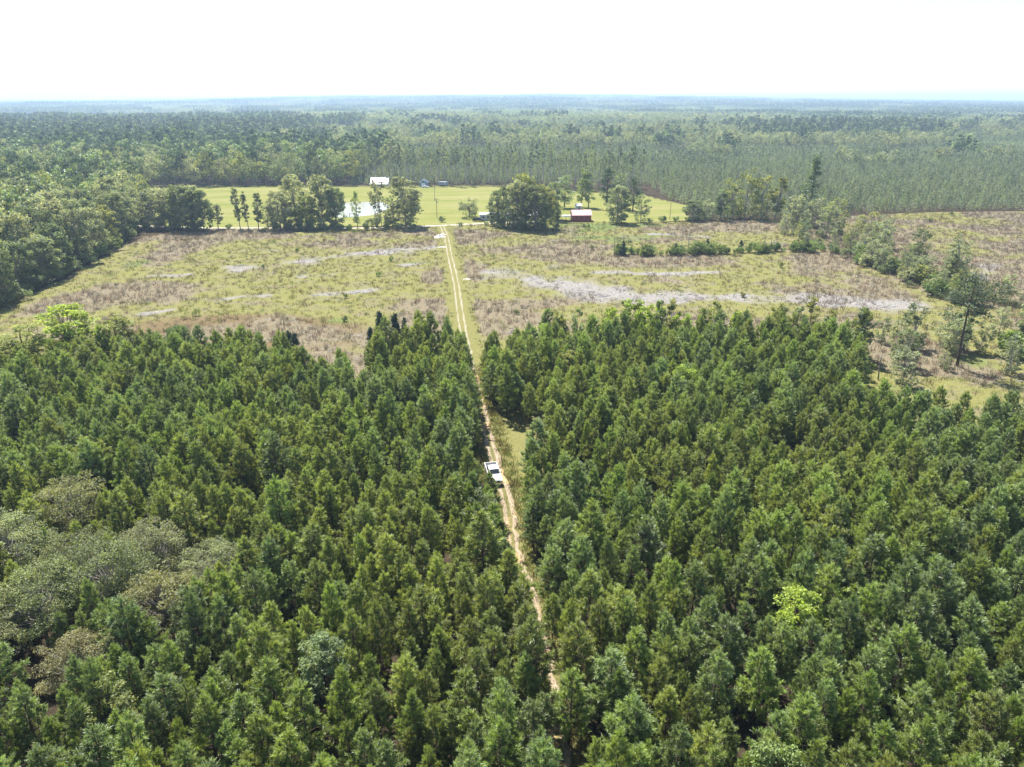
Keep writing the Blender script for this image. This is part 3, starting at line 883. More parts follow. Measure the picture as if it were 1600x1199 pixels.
FIELD_TREES = [
 (hard, 0, 'hard_grey', -163, 329, 17, 6.0, 'grey-green tree at the left end of the farm road row'),
 (hard, 1, 'hard_grey', -155, 326, 18, 5.6, 'low-forked grey tree second along the farm road row'),
 (hard, 2, 'hard', -148, 323, 20, 5.2, 'dark tall tree in the four-tree clump at the farm road'),
 (hard, 3, 'hard_grey', -143, 323, 20, 5.2, 'grey tree in the middle of the farm road clump'),
 (hard, 4, 'hard', -138.4, 322.5, 18, 4.0, 'narrow dark tree at the right end of the farm road clump'),
 (column, 0, 'hard_grey', -133.5, 326, 12.0, 1.9, 'small scraggly tree alone beside the farm road'),
 (column, 1, 'hard', -123.2, 325.5, 18.5, 1.6, 'taller of two ivy-clad columns by the farm road'),
 (column, 0, 'hard', -119.3, 325, 17.5, 1.4, 'thinner of two ivy-clad columns by the farm road'),
 (column, 1, 'hard', -114.6, 324.5, 16.5, 1.8, 'leaning ivy-clad column with low bushy neighbour'),
 (sparse, 0, 'hard', -110.2, 324.5, 11.0, 3.4, 'low bushy tree right of the ivy-clad columns'),
 (hard, 5, 'hard_grey', -104.5, 324.6, 17, 4.6, 'leftmost low tree of the big clump left of the pond'),
 (hard, 0, 'hard_grey', -99.5, 332.5, 23, 5.0, 'tall round-topped tree of the clump left of the pond'),
 (hard, 1, 'hard_yellow', -93, 325, 15, 4.5, 'yellowish lower tree within the clump left of the pond'),
 (hard, 2, 'hard_grey', -87.0, 332, 23.5, 5.6, 'tallest and broadest tree of the clump left of the pond'),
 (hard, 3, 'hard', -81.0, 332, 18, 4.2, 'dark right-hand tree of the clump left of the pond'),
 (fieldpine, 0, 'needle_green', -69.7, 324.5, 16.5, 1.9, 'thin little pine standing before the pond'),
 (sparse, 1, 'hard_grey', -60.0, 331.5, 22, 4.2, 'tall sparse tree with bare trunk right of the pond'),
 (sparse, 2, 'hard', -55.0, 331.5, 14.5, 2.8, 'drooping middle tree between sparse tree and great oak'),
 (hard, 4, 'hard_grey', -49.0, 332, 23, 6.6, 'great spreading oak at the end of the farm road by the track'),
 (willow, 0, 'hard_grey', -21.3, 360, 9.5, 4.6, 'round willow alone on the lawn left of the mobile home'),
 (hard, 5, 'hard', -6.5, 334.5, 16, 3.6, 'leftmost tree of the dense clump beside the mobile home'),
 (hard, 0, 'hard', -2.0, 329, 19, 4.0, 'second tree of the dense clump beside the mobile home'),
 (hard, 1, 'hard_grey', 2.5, 326, 21.5, 4.6, 'grey tree in the middle of the mobile home clump'),
 (hard, 2, 'hard_yellow', 6.5, 331, 24, 5.2, 'tallest yellow-topped tree of the mobile home clump'),
 (hard, 3, 'hard', 10.5, 322.5, 20, 4.8, 'darkest tree at the front of the mobile home clump'),
 (hard, 4, 'hard_yellow', 15.0, 328, 20, 4.0, 'yellow-green tree at the right end of the mobile home clump'),
 (hard, 5, 'hard', 19.5, 352, 18, 4.2, 'dark tree behind the right end of the mobile home clump'),
 (fieldpine, 1, 'needle_blue', 28.4, 393, 16.5, 5.0, 'broad low pine on the lawn left of the red barn'),
 (fieldpine, 2, 'needle_green', 37.5, 396, 20, 3.8, 'first of the twin pines behind the red barn'),
 (fieldpine, 0, 'needle_blue', 41.5, 394, 19, 3.6, 'second of the twin pines behind the red barn'),
 (fieldpine, 1, 'needle_dark', 50.5, 386, 21, 4.4, 'tallest dark pine right behind the red barn'),
 (fieldpine, 2, 'needle_blue', 57.0, 392, 18, 4.0, 'pine between tallest dark pine and end of the group'),
 (fieldpine, 0, 'needle_dark', 63.5, 381, 17, 4.6, 'dark pine at the right end of the barn pines'),
 (hard, 1, 'hard_grey', 50.0, 342, 17.5, 4.6, 'grey-green tree at the lawn edge right of the red barn'),
 (sparse, 0, 'hard', 61.4, 344.5, 14, 3.6, 'two-stemmed green tree at the lawn edge before the hay strip'),
 (hard, 3, 'hard', 87.5, 349, 10, 3.8, 'low dark tree at the corner of lawn and plantation'),
 (sparse, 2, 'hard_grey', 94.5, 350, 10, 3.2, 'low grey tree right of the lawn corner'),
 (column, 0, 'hard', 101.5, 351, 15, 2.6, 'dark narrow tree left of the yellow-green clump'),
 (sparse, 1, 'hard_yellow', 108.5, 356, 20, 4.8, 'left tree of the tall yellow-green clump by the plantation'),
 (sparse, 2, 'hard_yellow', 115.0, 357, 24, 5.6, 'tallest of the yellow-green clump by the plantation'),
 (sparse, 0, 'hard_yellow', 121.5, 353, 22.5, 5.0, 'right tree of the tall yellow-green clump'),
 (column, 1, 'hard_yellow', 127.5, 350, 21, 2.8, 'narrow orange-tinged tree right of the yellow-green clump'),
 (spire, 0, 'needle_blue', 148.0, 359, 29.5, 5.0, 'tall spire-shaped pine towering over the plantation edge'),
 (sparse, 1, 'hard_grey', 132.0, 340, 14, 4.2, 'grey feathery tree below the spire-shaped pine'),
 (sparse, 0, 'hard_grey', 139.5, 332, 14, 4.4, 'pale grey tree right below the spire-shaped pine'),
 (sparse, 2, 'hard_yellow', 143.0, 318, 15, 4.6, 'yellowish tree where the two clearings meet'),
 (sparse, 1, 'hard_grey', 134.5, 306, 14, 4.2, 'grey tree at the far end of the boundary hedge'),
 (sparse, 0, 'hard_yellow', 150.0, 300, 12.5, 4.6, 'tan bushy tree in the right-hand clearing'),
 (sparse, 2, 'hard_grey', 146.0, 280, 13, 4.0, 'grey sparse tree behind the boundary hedge, farther one'),
 (sparse, 1, 'hard_grey', 137.5, 262, 13, 3.4, 'thin tree rising from the middle of the boundary hedge'),
 (sparse, 0, 'hard', 141.0, 245, 15, 3.2, 'taller dark thin tree behind the boundary hedge'),
 (sparse, 2, 'hard_grey', 150.5, 238, 13, 3.6, 'grey thin tree at the right of the boundary hedge'),
 (sparse, 1, 'hard_grey', 142.0, 222, 13, 3.6, 'pale sparse tree near the front end of the boundary hedge'),
 (crownpine, 0, 'needle_dark', 98.5, 147.5, 20.5, 4.9, 'tall lone pine with high crown at the stand corner'),
 (sparse, 0, 'hard', 86.5, 147.0, 9.5, 2.8, 'leafy tree left of the tall lone pine'),
 (sparse, 2, 'hard_grey', 80.5, 136, 8.5, 2.6, 'half bare tree at the pine stand corner'),
 (sparse, 1, 'hard', 95.5, 160, 11, 3.0, 'leaning tree behind the tall lone pine'),
 (column, 1, 'hard', 106.0, 158, 11, 1.8, 'slim tree right of the tall lone pine'),
 (bush, 0, 'shrub', 115.5, 153, 6.0, 4.2, 'big round bush near the right frame edge'),
 (hard, 2, 'hard', 125.0, 160, 11, 4.2, 'dark tree cut by the right frame edge'),
 (gums, 0, 'lime', -93.5, 142.5, 15.5, 5.4, 'bright yellow tree at the left end of the stand edge'),
 (gums, 2, 'hard_yellow', -100.5, 138, 12.5, 4.6, 'yellow-green tree at the left frame edge of the stand'),
 (gums, 0, 'shrub', -73.5, 149, 9, 2.6, 'light green bushy tree at the stand edge right of the brownish one'),
 (gums, 1, 'hard_yellow', -84.0, 143, 13, 4.0, 'yellow-green tree right of the bright yellow one'),
 (oaks, 1, 'oak', -79.5, 140.5, 10, 2.6, 'brownish small tree at the left stand edge'),
]
base_h = {id(hard): (20, 5.2), id(column): (17, 1.7), id(sparse): (13, 3.2), id(willow): (9.5, 4.6), id(bush): (4.5, 2.3), id(fieldpine): (20, 4.4), id(spire): (29, 5), id(crownpine): (20, 4.6), id(gums): (9.5, 1.9), id(oaks): (10.5, 4.4)}
for i, (ms, k, mt, x, y, h, r, lab) in enumerate(FIELD_TREES):
    bh, br = base_h[id(ms)]
    nm = 'pine_tree' if ms in (fieldpine, spire, crownpine) else ('bush' if ms is bush else ('willow_tree' if ms is willow else 'broadleaf_tree'))
    fat = 1.22 if ms is hard else 1.1
    plant(nm, ms[k], mt, x, y, 1.7 * i, (r / br * fat, r / br * fat, h / bh), lab, nm.replace('_', ' '))

# hedge lines: one row on the near clearing, one along the boundary, low growth along the farm road
rng = np.random.RandomState(12)
hx = np.sort(rng.uniform(39, 116, 56))
for i, x in enumerate(hx):
    y = 267 + (x - 39) * 0.11 + rng.normal(0, 1.4)
    y += rng.normal(0, 1.5)
    if rng.rand() < 0.16:
        h = rng.uniform(3.0, 7.0)
        plant('cedar_tree', ced[i % 3], 'cedar', x, y, i, (h / 4.2, h / 4.2, h / 6), 'dark young cedar in the hedge strip across the clearing, %s plant from its left end' % ordinal(i + 1), 'cedar tree', 'hedge strip across the clearing')
    else:
        h = rng.uniform(1.6, 4.6)
        plant('bush', bush[i % 3], 'shrub', x, y, i, (h / 3.8, h / 3.8, h / 4.5), 'leafy bush in the hedge strip across the clearing, %s plant from its left end' % ordinal(i + 1), 'bush', 'hedge strip across the clearing')
bl = np.array([(119, 288), (122, 268), (123, 250), (125, 236), (126.5, 222), (127, 208), (127, 199)], float)
tt = np.linspace(0, 1, 38)
for i, t in enumerate(tt):
    q = t * (len(bl) - 1)
    k = min(int(q), len(bl) - 2)
    x, y = bl[k] * (1 - q + k) + bl[k + 1] * (q - k) + rng.normal(0, 2.4, 2)
    h = rng.uniform(1.8, 6.2)
    plant('bush', bush[i % 3], rng.choice(['shrub', 'hard_yellow', 'hard', 'hard_grey']), x + rng.uniform(0, 6), y, i, (h / 3.7, h / 3.7, h / 4.5), '%s bush of the boundary hedge, counted from its far end' % ordinal(i + 1), 'bush', 'boundary hedge between the two clearings')
for i, (x, y) in enumerate([(-164, 322), (-158, 320), (-151, 320), (-106, 322), (-101, 323), (-96, 321), (-91, 322), (-85, 322), (-78, 323), (-73, 323.5), (-66, 324), (-63.5, 324.5), (-57, 325), (-52, 325), (-45, 326), (-5, 327), (4, 321), (13, 320), (20, 327), (-128, 325), (-75, 345), (-33.5, 345.5), (22, 352), (-12, 335), (72, 345), (79, 347), (-24, 334), (66, 344)]):
    h = [3, 2.5, 3, 3.5, 4, 3.5, 4, 4, 3, 2.5, 2.5, 5, 3, 3, 2.5, 4, 4.5, 4, 2.5, 2.5, 2, 2.8, 2.5, 2, 3, 2.5, 1.8, 2][i]
    mt = 'hard' if i not in (8, 9, 19, 24, 25) else 'shrub'
    plant('bush', bush[i % 3], mt, x, y, i * 1.1, (h / 3.6, h / 3.6, h / 4.5), '%s low bush from the left along the far edge of the clearing' % ordinal(i + 1) if i != 21 else 'small round bush on the lawn where the track ends', 'bush', 'low bushes along the far edge of the clearing')
sn = [(38.5, 266.0, 11.5), (42.0, 268, 8.5), (64.0, 268, 11), (66.2, 267, 9.0), (96.5, 271.5, 9), (99, 272, 8), (84, 139.5, 7.5), (77, 139, 7)]
for i, (x, y, h) in enumerate(sn):
    tag(link('dead_tree', snag(200 + i, h).mesh('dead_tree', [M['bark_grey']]), loc=(x, y, 0)), 'bare grey dead tree %s, %s from the left' % ('at the pine stand corner' if i > 5 else 'in the hedge strip', ordinal(i + 1 if i < 6 else (2 if i == 6 else 1))), 'dead tree', 'bare dead trees')

rng = np.random.RandomState(19)
sc = []
for i in range(46):
    t = rng.rand()
    q = t * (len(bl) - 1)
    k = min(int(q), len(bl) - 2)
    x, y = bl[k] * (1 - q + k) + bl[k + 1] * (q - k)
    sc.append((x + rng.uniform(2, 17), y + rng.normal(0, 4)))
for i in range(22):
    sc.append((rng.uniform(118, 160), rng.uniform(290, 345)))
for i in range(14):
    sc.append((rng.uniform(80, 125), rng.uniform(140, 172)))
for i, (x, y) in enumerate(sorted(sc, key=lambda p: -p[1])):
    h = rng.uniform(3.5, 9.5)
    plant('scrub_tree', sparse[i % 3], rng.choice(['hard_grey', 'hard', 'hard_yellow'], p=[0.55, 0.28, 0.17]), x, y, i, (h / 11, h / 11, h / 13), '%s scrubby sapling of the band between the clearings, counted from its far end' % ordinal(i + 1), 'scrub tree', 'scrub band between the two clearings')

# wood edge on the left: big hardwoods one can tell apart
rng = np.random.RandomState(15)
edge = [(-147, 186), (-146, 199), (-150, 214), (-152, 228), (-152, 240), (-155, 254), (-157, 268), (-161, 283), (-164, 298), (-168, 312), (-172, 326)]
n = 0
for rank in range(3):
    for i, (x, y) in enumerate(edge):
        n += 1
        X_, Y_ = x - 1.5 - rank * 9.0 + rng.normal(0, 1.2), y + rng.normal(0, 2) + (rank % 2) * 6
        mt = rng.choice(['hard', 'hard_grey', 'hard_yellow'], p=[0.42, 0.42, 0.16])
        h = rng.uniform(17, 23) if rank else rng.uniform(14, 20)
        rr = rng.uniform(4.8, 6.6)
        w = {'hard': 'dark green', 'hard_grey': 'grey-green', 'hard_yellow': 'yellow-green'}[mt]
        plant('broadleaf_tree', hard[rng.randint(6)], mt, X_, Y_, rng.uniform(0, 6), (rr / 5.2, rr / 5.2, h / 20), '%s tree of the left wood, %s, %s from the near end' % (w, ['edge row', 'second row', 'third row'][rank], ordinal(i + 1)), 'broadleaf tree', 'hardwoods of the wood left of the clearing')

for i in range(18):
    t = i / 17 * (len(edge) - 1)
    k = min(int(t), len(edge) - 2)
    x, y = np.array(edge[k]) * (1 - t + k) + np.array(edge[k + 1]) * (t - k)
    h = rng.uniform(3, 6)
    plant('bush', bush[i % 3], rng.choice(['hard', 'shrub']), x + rng.uniform(0.5, 3.0), y + rng.normal(0, 1), i, (h / 3.4, h / 3.4, h / 4.5), '%s bush from the near end along the foot of the left wood' % ordinal(i + 1), 'bush', 'bushes at the foot of the left wood')

# tall thinned pines behind the hay field
M['bark_pale'] = plainmat('bark_pale', (0.40, 0.36, 0.32), 0.95)
tall = tree_meshes('tall', mature_pine, [101, 102, 103, 104, 105, 106], 'bark_pale', ['needle_green', 'needle_blue', 'needle_dark', 'needle_olive'], H=27.0, Rx=2.4, base=0.50, K=22, per=22, leaf=0.50, trunk_r=0.30)
n = 0
for rank in range(3):
    for i, x in enumerate(np.arange(-103, 84, 5.2)):
        if rng.rand() < 0.14:
            continue
        n += 1
        y = float(np.interp(x, [-104, -4, 41, 79, 97], [503, 501, 475, 459, 440])) + rank * 11 + rng.normal(0, 2.5)
        xx = x + rng.normal(0, 1.3)
        mt = rng.choice(['young_green', 'young_grey', 'needle_dark', 'needle_olive'], p=[0.3, 0.4, 0.1, 0.2])
        h = rng.uniform(20, 29)
        plant('tall_pine', tall[rng.randint(6)], mt, xx, y, rng.uniform(0, 6), (h / 27 * rng.uniform(0.8, 1.15),) * 2 + (h / 27,), 'tall slim pine behind the hay field, %s rank, %s from the left' % (ORD[rank + 1], ordinal(i + 1)), 'pine tree', 'tall pines behind the hay field')

# ------------------------------------------------------------------ woods beyond: masses
def light_tree(rng, kind, big=1.0, cut=1.0):
    """a far tree of few faces: (wood, leaves)"""
    w, c = G(), G()
    if kind == 'young':
        H, n = rng.uniform(5.0, 8.2), int(95 * cut)
        t = rng.uniform(0.05, 1, n)
        az = rng.uniform(0, 6.28, n)
        rr = 1.95 * np.minimum(1, 0.5 + 2 * t) * (1 - t) ** 0.62 * rng.uniform(0.3, 1, n) ** 0.5
        P = np.stack([np.cos(az) * rr, np.sin(az) * rr, t * H], 1)
        leaves(c, P, 0.40 * big, rng, np.clip(rng.normal(0.5, 0.16, n) + rng.normal(0, 0.16), 0, 1), 0.6, -0.2)
    else:
        H = rng.uniform(17, 25) if kind == 'mature' else rng.uniform(13, 20)
        Rx = rng.uniform(2.4, 3.4) if kind == 'mature' else rng.uniform(3.6, 5.2)
        b = 0.45 if kind == 'mature' else 0.2
        tube(w, [(0, 0, 0), (0, 0, H * 0.85)], [0.2, 0.06], 4, cap=False)
        K = 14 if kind == 'mature' else 16
        for k in range(K):
            u = unit(rng.normal(size=3))
            ce = np.array([u[0] * Rx * 0.7, u[1] * Rx * 0.7, H * (b + 1) / 2 + u[2] * H * (1 - b) / 2 * 0.8])
            n = int(22 * cut)
            q = unit(rng.normal(size=(n, 3))) * rng.uniform(0.2, 1, (n, 1)) ** 0.5 * Rx * 0.42 * np.array([1, 1, 0.75])
            leaves(c, ce + q, 0.62 * big, rng, np.clip(rng.normal(0.5, 0.16) + rng.normal(0, 0.1, n), 0, 1), 0.6)
    return w, c

KINDS = {'young': ['young_green', 'young_grey', 'needle_dark'], 'mature': ['needle_dark', 'needle_blue', 'needle_dark'], 'hardwood': ['hard', 'hard_grey', 'hard_yellow']}
rng = np.random.RandomState(21)
def tile(kind, size, spacing, cut, big):
    """a square patch of wood"""
    g = G()
    mats = KINDS[kind]
    vs = [light_tree(rng, kind, big, cut) for _ in range(7)]
    nn = int(size / spacing)
    for i in range(nn):
        for j in range(nn):
            if rng.rand() < 0.07:
                continue
            w, c_ = vs[rng.randint(7)]
            off = ((i + 0.5 + rng.normal(0, 0.22)) * spacing - size / 2, (j + 0.5 + rng.normal(0, 0.22)) * spacing - size / 2, 0)
            rt, s = rng.uniform(0, 6.28), rng.uniform(0.8, 1.15)
            if w.v:
                g.join(w, 0, off, rt, s)
            p = [0.45, 0.4, 0.15] if kind != 'hardwood' else [0.48, 0.47, 0.05]
            g.join(c_, 1 + rng.choice(3, p=p), off, rt, s)
    return g.mesh('wood_patch', [M['bark_grey']] + [M[k] for k in mats])

def kind_at(x, y):
    """0 open, 1 young pines, 2 grown pines, 3 hardwoods"""
    sx = np.floor(x / 330 + fbm(x, y, 300, 2, 31) * 1.4)
    sy = np.floor(y / 300 + fbm(x, y, 300, 2, 32) * 1.4)
    hsh = np.mod(np.sin(sx * 12.9898 + sy * 78.233) * 43758.5453, 1.0)
    k = np.where(hsh < 0.38, 1, np.where(hsh < 0.70, 2, 3))
    k = np.where((fbm(x, y, 90, 3, 33) > 0.60) & (k == 1) & (y > 800), 3, k)
    k = np.where((x > 60) & (y < 900 + (x - 60) * 0.05) & (y > 340), 1, k)
    k = np.where((x > -110) & (x <= 60) & (y < 880), 1, k)
    k = np.where((x <= -110) & (x > -270) & (y < 575), 3, k)
    k = np.where((x <= -110) & (x > -330 - (y - 575) * 0.3) & (y >= 575) & (y < 760), 2, k)
    k = np.where((x <= -270) & (y < 620), 3, k)
    k = np.where((x <= -330) & (y >= 620) & (y < 1500), 2, k)
    k = np.where((x > -110) & (x < 500) & (y > 880) & (y < 990), 3, k)
    k = np.where(np.hypot((x + 1500) / 760, (y - 2450) / 800) < 0.85, 0, k)
    k = np.where(np.hypot((x + 900) / 260, (y - 2650) / 600) < 0.85, 0, k)
    return k
def open_land(x, y):
    return inside(CLEAR1, x, y) | inside(CLEAR2, x, y) | inside(LAWN, x, y) | (pdist(LAWN + [LAWN[0]], x, y) < 2.5) | (pdist(CLEAR2, x, y) < 2)

# single light trees between 180 and 640 m
SRC, TYPE = [], {}
for kd, kn in ((1, 'young'), (2, 'mature'), (3, 'hardwood')):
    for v in range(5):
        w, c_ = light_tree(rng, kn, 0.8, 1.5 if kn != 'young' else 1.1)
        for mt in KINDS[kn]:
            TYPE.setdefault(kd, []).append(len(SRC))
            if w.v:
                SRC.append(joined('wood_shape', w, c_, 'bark_grey', mt))
            else:
                SRC.append(c_.mesh('wood_shape', [M[mt]]))
pts, rot, scl, pk = {1: [], 3: []}, {1: [], 3: []}, {1: [], 3: []}, {1: [], 3: []}
for sp, want in ((3.9, (1,)), (6.3, (2, 3))):
    xs, ys = np.meshgrid(np.arange(-640, 640, sp), np.arange(170, 640, sp))
    xs = xs + rng.normal(0, sp * 0.18, xs.shape)
    ys = ys + rng.normal(0, sp * 0.18, ys.shape)
    k = kind_at(xs, ys)
    ok = np.isin(k, want) & ~open_land(xs, ys) & (np.abs(xs) < ys * 0.80 + 70) & (rng.rand(*xs.shape) > 0.06)
    ok &= ~((xs > -190) & (xs < 135) & (ys < 345))
    ok &= ~((xs >= 120) & (ys < 345) & (xs < 470))
    ok &= ~((xs > -182) & (ys < 345))
    ok &= ~((xs > -108) & (xs < 90) & (ys < 505))
    for x, y, kk in zip(xs[ok], ys[ok], k[ok]):
        key = 1 if kk == 1 else 3
        if kk == 2 and rng.rand() < 0.25:
            kk = 3
        elif kk == 3 and rng.rand() < 0.3:
            kk = 2
        pts[key].append((x, y, 0)); rot[key].append(rng.uniform(0, 6.28))
        s = rng.uniform(0.8, 1.2) * (1.08 if kk != 1 else 1.0)
        scl[key].append((s, s, s * rng.uniform(0.9, 1.1)))
        p = np.array([0.42, 0.42, 0.16] * 5) / 5
        pk[key].append(TYPE[kk][rng.choice(15, p=p)])
scatter('young_pine_plantation', SRC, pts[1], rot[1], scl[1], pk[1], 'even green plantation of small pines beyond the hay field', 'pine plantation')
scatter('hardwood_forest', SRC, pts[3], rot[3], scl[3], pk[3], 'mixed grey-green wood behind the left edge trees', 'wood')

# patches out to the horizon
TS = {}
def tiles_for(nm, size, sp, cut, big, nvar):
    srcs, mp = [], {}
    for kd, kn in ((1, 'young'), (2, 'mature'), (3, 'hardwood')):
        for v in range(nvar):
            mp.setdefault(kd, []).append(len(srcs))
            srcs.append(tile(kn, size, sp[kd - 1], cut, big))
    return srcs, mp
far_src, far_pts, far_rot, far_scl, far_pk = [], [], [], [], []
for (size, y0, y1, sp, cut, big, nvar) in ((25, 640, 1500, (4.1, 5.6, 7.0), 0.55, 1.25, 3), (56, 1500, 4200, (5.2, 6.2, 8.0), 0.20, 2.0, 3), (190, 4200, 14000, (13, 14, 15), 0.14, 3.6, 2)):
    srcs, mp = tiles_for('t', size, sp, cut, big, nvar)
    b0 = len(far_src)
    far_src += srcs
    xs, ys = np.meshgrid(np.arange(-y1 * 0.85, y1 * 0.85, size * 0.98), np.arange(y0, y1, size * 0.98))
    k = kind_at(xs, ys)
    ok = (k > 0) & (np.abs(xs) < ys * 0.82 + 80)
    hz_ = terr(xs, ys)
    for x, y, kk, h in zip(xs[ok], ys[ok], k[ok], hz_[ok]):
        if rng.rand() < 0.10:
            kk = rng.choice([2, 3])
        far_pts.append((x, y, h)); far_rot.append(rng.randint(4) * math.pi / 2 + 0.0)
        s = 1.02
        far_scl.append((s, s, rng.uniform(0.85, 1.2) * (1.35 if y0 > 4000 else 1.0)))
        far_pk.append(b0 + mp[kk][rng.randint(nvar)])
scatter('distant_forest', far_src, far_pts, far_rot, far_scl, far_pk, 'hazy woods rolling away to the horizon', 'forest')

# ------------------------------------------------------------------ low growth in the clearings
def tuft(seed, n, h, spread, bw, lean=0.35):
    rng = np.random.RandomState(seed)
    g = G()
    p = rng.normal(0, spread, (n, 3)); p[:, 2] = 0
    d = np.stack([rng.normal(0, lean, n), rng.normal(0, lean, n), np.ones(n)], 1)
    tip = p + unit(d) * h * rng.uniform(0.5, 1.2, (n, 1))
    a = rng.uniform(0, 6.28, n)
    w = np.stack([np.cos(a), np.sin(a), 0 * a], 1) * bw
    v = np.stack([p - w, p + w, tip + w * 0.5, tip - w * 0.5], 1).reshape(-1, 3)
    g.add(v, np.arange(n * 4).reshape(n, 4), np.repeat(np.clip(rng.normal(0.5, 0.22, n), 0, 1), 4))
    return g
rng = np.random.RandomState(33)
def scatter_cover(name, n, weight, gens, mats, lab, cat, lo, hi):
    x = np.concatenate([rng.uniform(-160, 145, n), rng.uniform(126, 270, n // 2)])
    y = np.concatenate([rng.uniform(115, 350, n), rng.uniform(150, 375, n // 2)])
    cvr = cover(x, y)
    ok = (rng.rand(len(x)) < weight(cvr)) & (cvr['tr'] > 2.2) & (cvr['clear'] > 0) & (np.abs(x) < y * 0.8 + 20)
    x, y = x[ok], y[ok]
    srcs = [g_.mesh('tuft_shape', [M[mt]]) for g_ in gens for mt in mats]
    m_ = len(x)
    scatter(name, srcs, np.stack([x, y, np.full(m_, -0.05)], 1), rng.uniform(0, 6.28, m_), sc3(m_, rng, lo, hi), rng.randint(0, len(srcs), m_), lab, cat)
scatter_cover('dead_weeds', 34000, lambda c_: c_['brush'] * 0.75 + 0.02, [tuft(1, 16, 1.1, 0.35, 0.035), tuft(2, 12, 1.4, 0.4, 0.03), tuft(3, 20, 0.8, 0.5, 0.04)], ['brush', 'brush', 'brush_red'], 'dry brown weeds standing in patches over the clearing', 'weeds', 0.6, 1.25)
scatter_cover('tall_grass', 34000, lambda c_: (1 - c_['brush']) * (1 - c_['sand']) * 0.55, [tuft(4, 16, 0.55, 0.5, 0.04), tuft(5, 14, 0.7, 0.4, 0.04)], ['grass_y', 'grass_y', 'grass_g', 'brush_red'], 'yellow-green grass tufts over the clearing', 'grass', 0.6, 1.3)
def stick(seed):
    rng = np.random.RandomState(seed)
    g = G()
    for k in range(5):
        a, ln = rng.normal(0, 0.5), rng.uniform(0.8, 2.4)
        o = np.array([rng.normal(0, 0.7), rng.normal(0, 0.7), rng.uniform(0.06, 0.25)])
        tube(g, [o, o + np.array([math.cos(a), math.sin(a), rng.normal(0, 0.08)]) * ln], [0.07, 0.04], 4)
    return g
M['slash'] = plainmat('weathered_wood', (0.42, 0.38, 0.35), 0.9)
scatter_cover('logging_debris', 9000, lambda c_: np.clip(c_['sand'] * 0.8 + c_['brush'] * 0.12, 0, 1), [stick(1), stick(2), stick(3)], ['slash', 'bark_grey'], 'pale weathered sticks and slash on the bare strips', 'debris', 0.5, 1.2)
xs = rng.uniform(-150, 260, 900); ys = rng.uniform(150, 370, 900)
cc = cover(xs, ys)
ok = (cc['clear'] > 0) & (cc['tr'] > 6) & (rng.rand(900) < 0.04 + 0.22 * cc['green'])
scatter('low_shrubs', [joined('shrub_shape', w, c_, 'bark', mt) for (_, _, w, c_) in bush for mt in ('shrub', 'hard', 'hard_yellow')], np.stack([xs[ok], ys[ok], 0 * xs[ok]], 1), rng.uniform(0, 6, ok.sum()), sc3(ok.sum(), rng, 0.15, 0.45), rng.randint(0, 9, ok.sum()), 'small green shrubs scattered over the clearing', 'shrubs')
# undergrowth along the track in the wood
P = []
for _ in range(2600):
    y = rng.uniform(30, 148)
    P.append((track_x(y) + rng.choice([-1, 1]) * rng.uniform(0.9, 3.2), y, -0.03))
scatter('track_grass', [tuft(7, 16, 0.45, 0.35, 0.03).mesh('tuft_shape', [M['grass_g']]), tuft(8, 14, 0.5, 0.4, 0.03).mesh('tuft_shape', [M['grass_y']]), tuft(9, 12, 0.5, 0.3, 0.03).mesh('tuft_shape', [M['brush_red']])],
        P, rng.uniform(0, 6, len(P)), sc3(len(P), rng, 0.5, 1.3), rng.randint(0, 3, len(P)), 'grass and weeds along both sides of the sandy track', 'grass')

# ------------------------------------------------------------------ buildings, vehicles, poles
M['roof_white'] = plainmat('white_metal_roof', (0.72, 0.73, 0.73), 0.35, 0.0, 0.06, 0.6, 0.5)
M['roof_red'] = plainmat('red_metal_roof', (0.58, 0.36, 0.36), 0.28, 0.0, 0.12, 0.5, 0.6)  # red lightened towards pink: part of the roof glare is in the base colour
M['wall_red'] = plainmat('red_wall', (0.27, 0.055, 0.05), 0.7, 0.0, 0.2, 0.8)
M['wall_white'] = plainmat('white_wall', (0.62, 0.62, 0.60), 0.7)
M['wall_blue'] = plainmat('blue_grey_wall', (0.23, 0.30, 0.40), 0.7)
M['roof_blue'] = plainmat('blue_grey_roof', (0.30, 0.36, 0.45), 0.4, 0.0, 0.1, 1.0, 0.5)
M['dark'] = plainmat('dark_opening', (0.03, 0.03, 0.035), 0.6)
M['wood'] = plainmat('grey_timber', (0.24, 0.19, 0.15), 0.85)
M['white_paint'] = plainmat('white_paint', (0.78, 0.78, 0.77), 0.25, 0.0, 0.02, 2.0, 0.6)
M['glass'] = plainmat('tinted_glass', (0.03, 0.035, 0.04), 0.08, 0.0, 0.02, 1.0, 0.6)
M['tyre'] = plainmat('tyre_rubber', (0.02, 0.02, 0.02), 0.85)
M['rim'] = plainmat('alloy_rim', (0.45, 0.45, 0.46), 0.3, 0.9)
M['chrome'] = plainmat('chrome', (0.6, 0.6, 0.62), 0.2, 1.0)
M['lamp_clear'] = plainmat('lamp_clear', (0.75, 0.75, 0.72), 0.15)
M['lamp_red'] = plainmat('lamp_red', (0.45, 0.03, 0.03), 0.2)
M['grey_paint'] = plainmat('grey_paint', (0.42, 0.45, 0.50), 0.4)
M['sand_heap'] = plainmat('white_sand_heap', (0.40, 0.385, 0.36), 0.95, 0.0, 0.15, 1.5)

def empty(name, loc, rz=0.0):
    o = bpy.data.objects.new(name, None)
    C.objects.link(o)
    o.location = loc
    o.rotation_euler = (0, 0, rz)
    return o

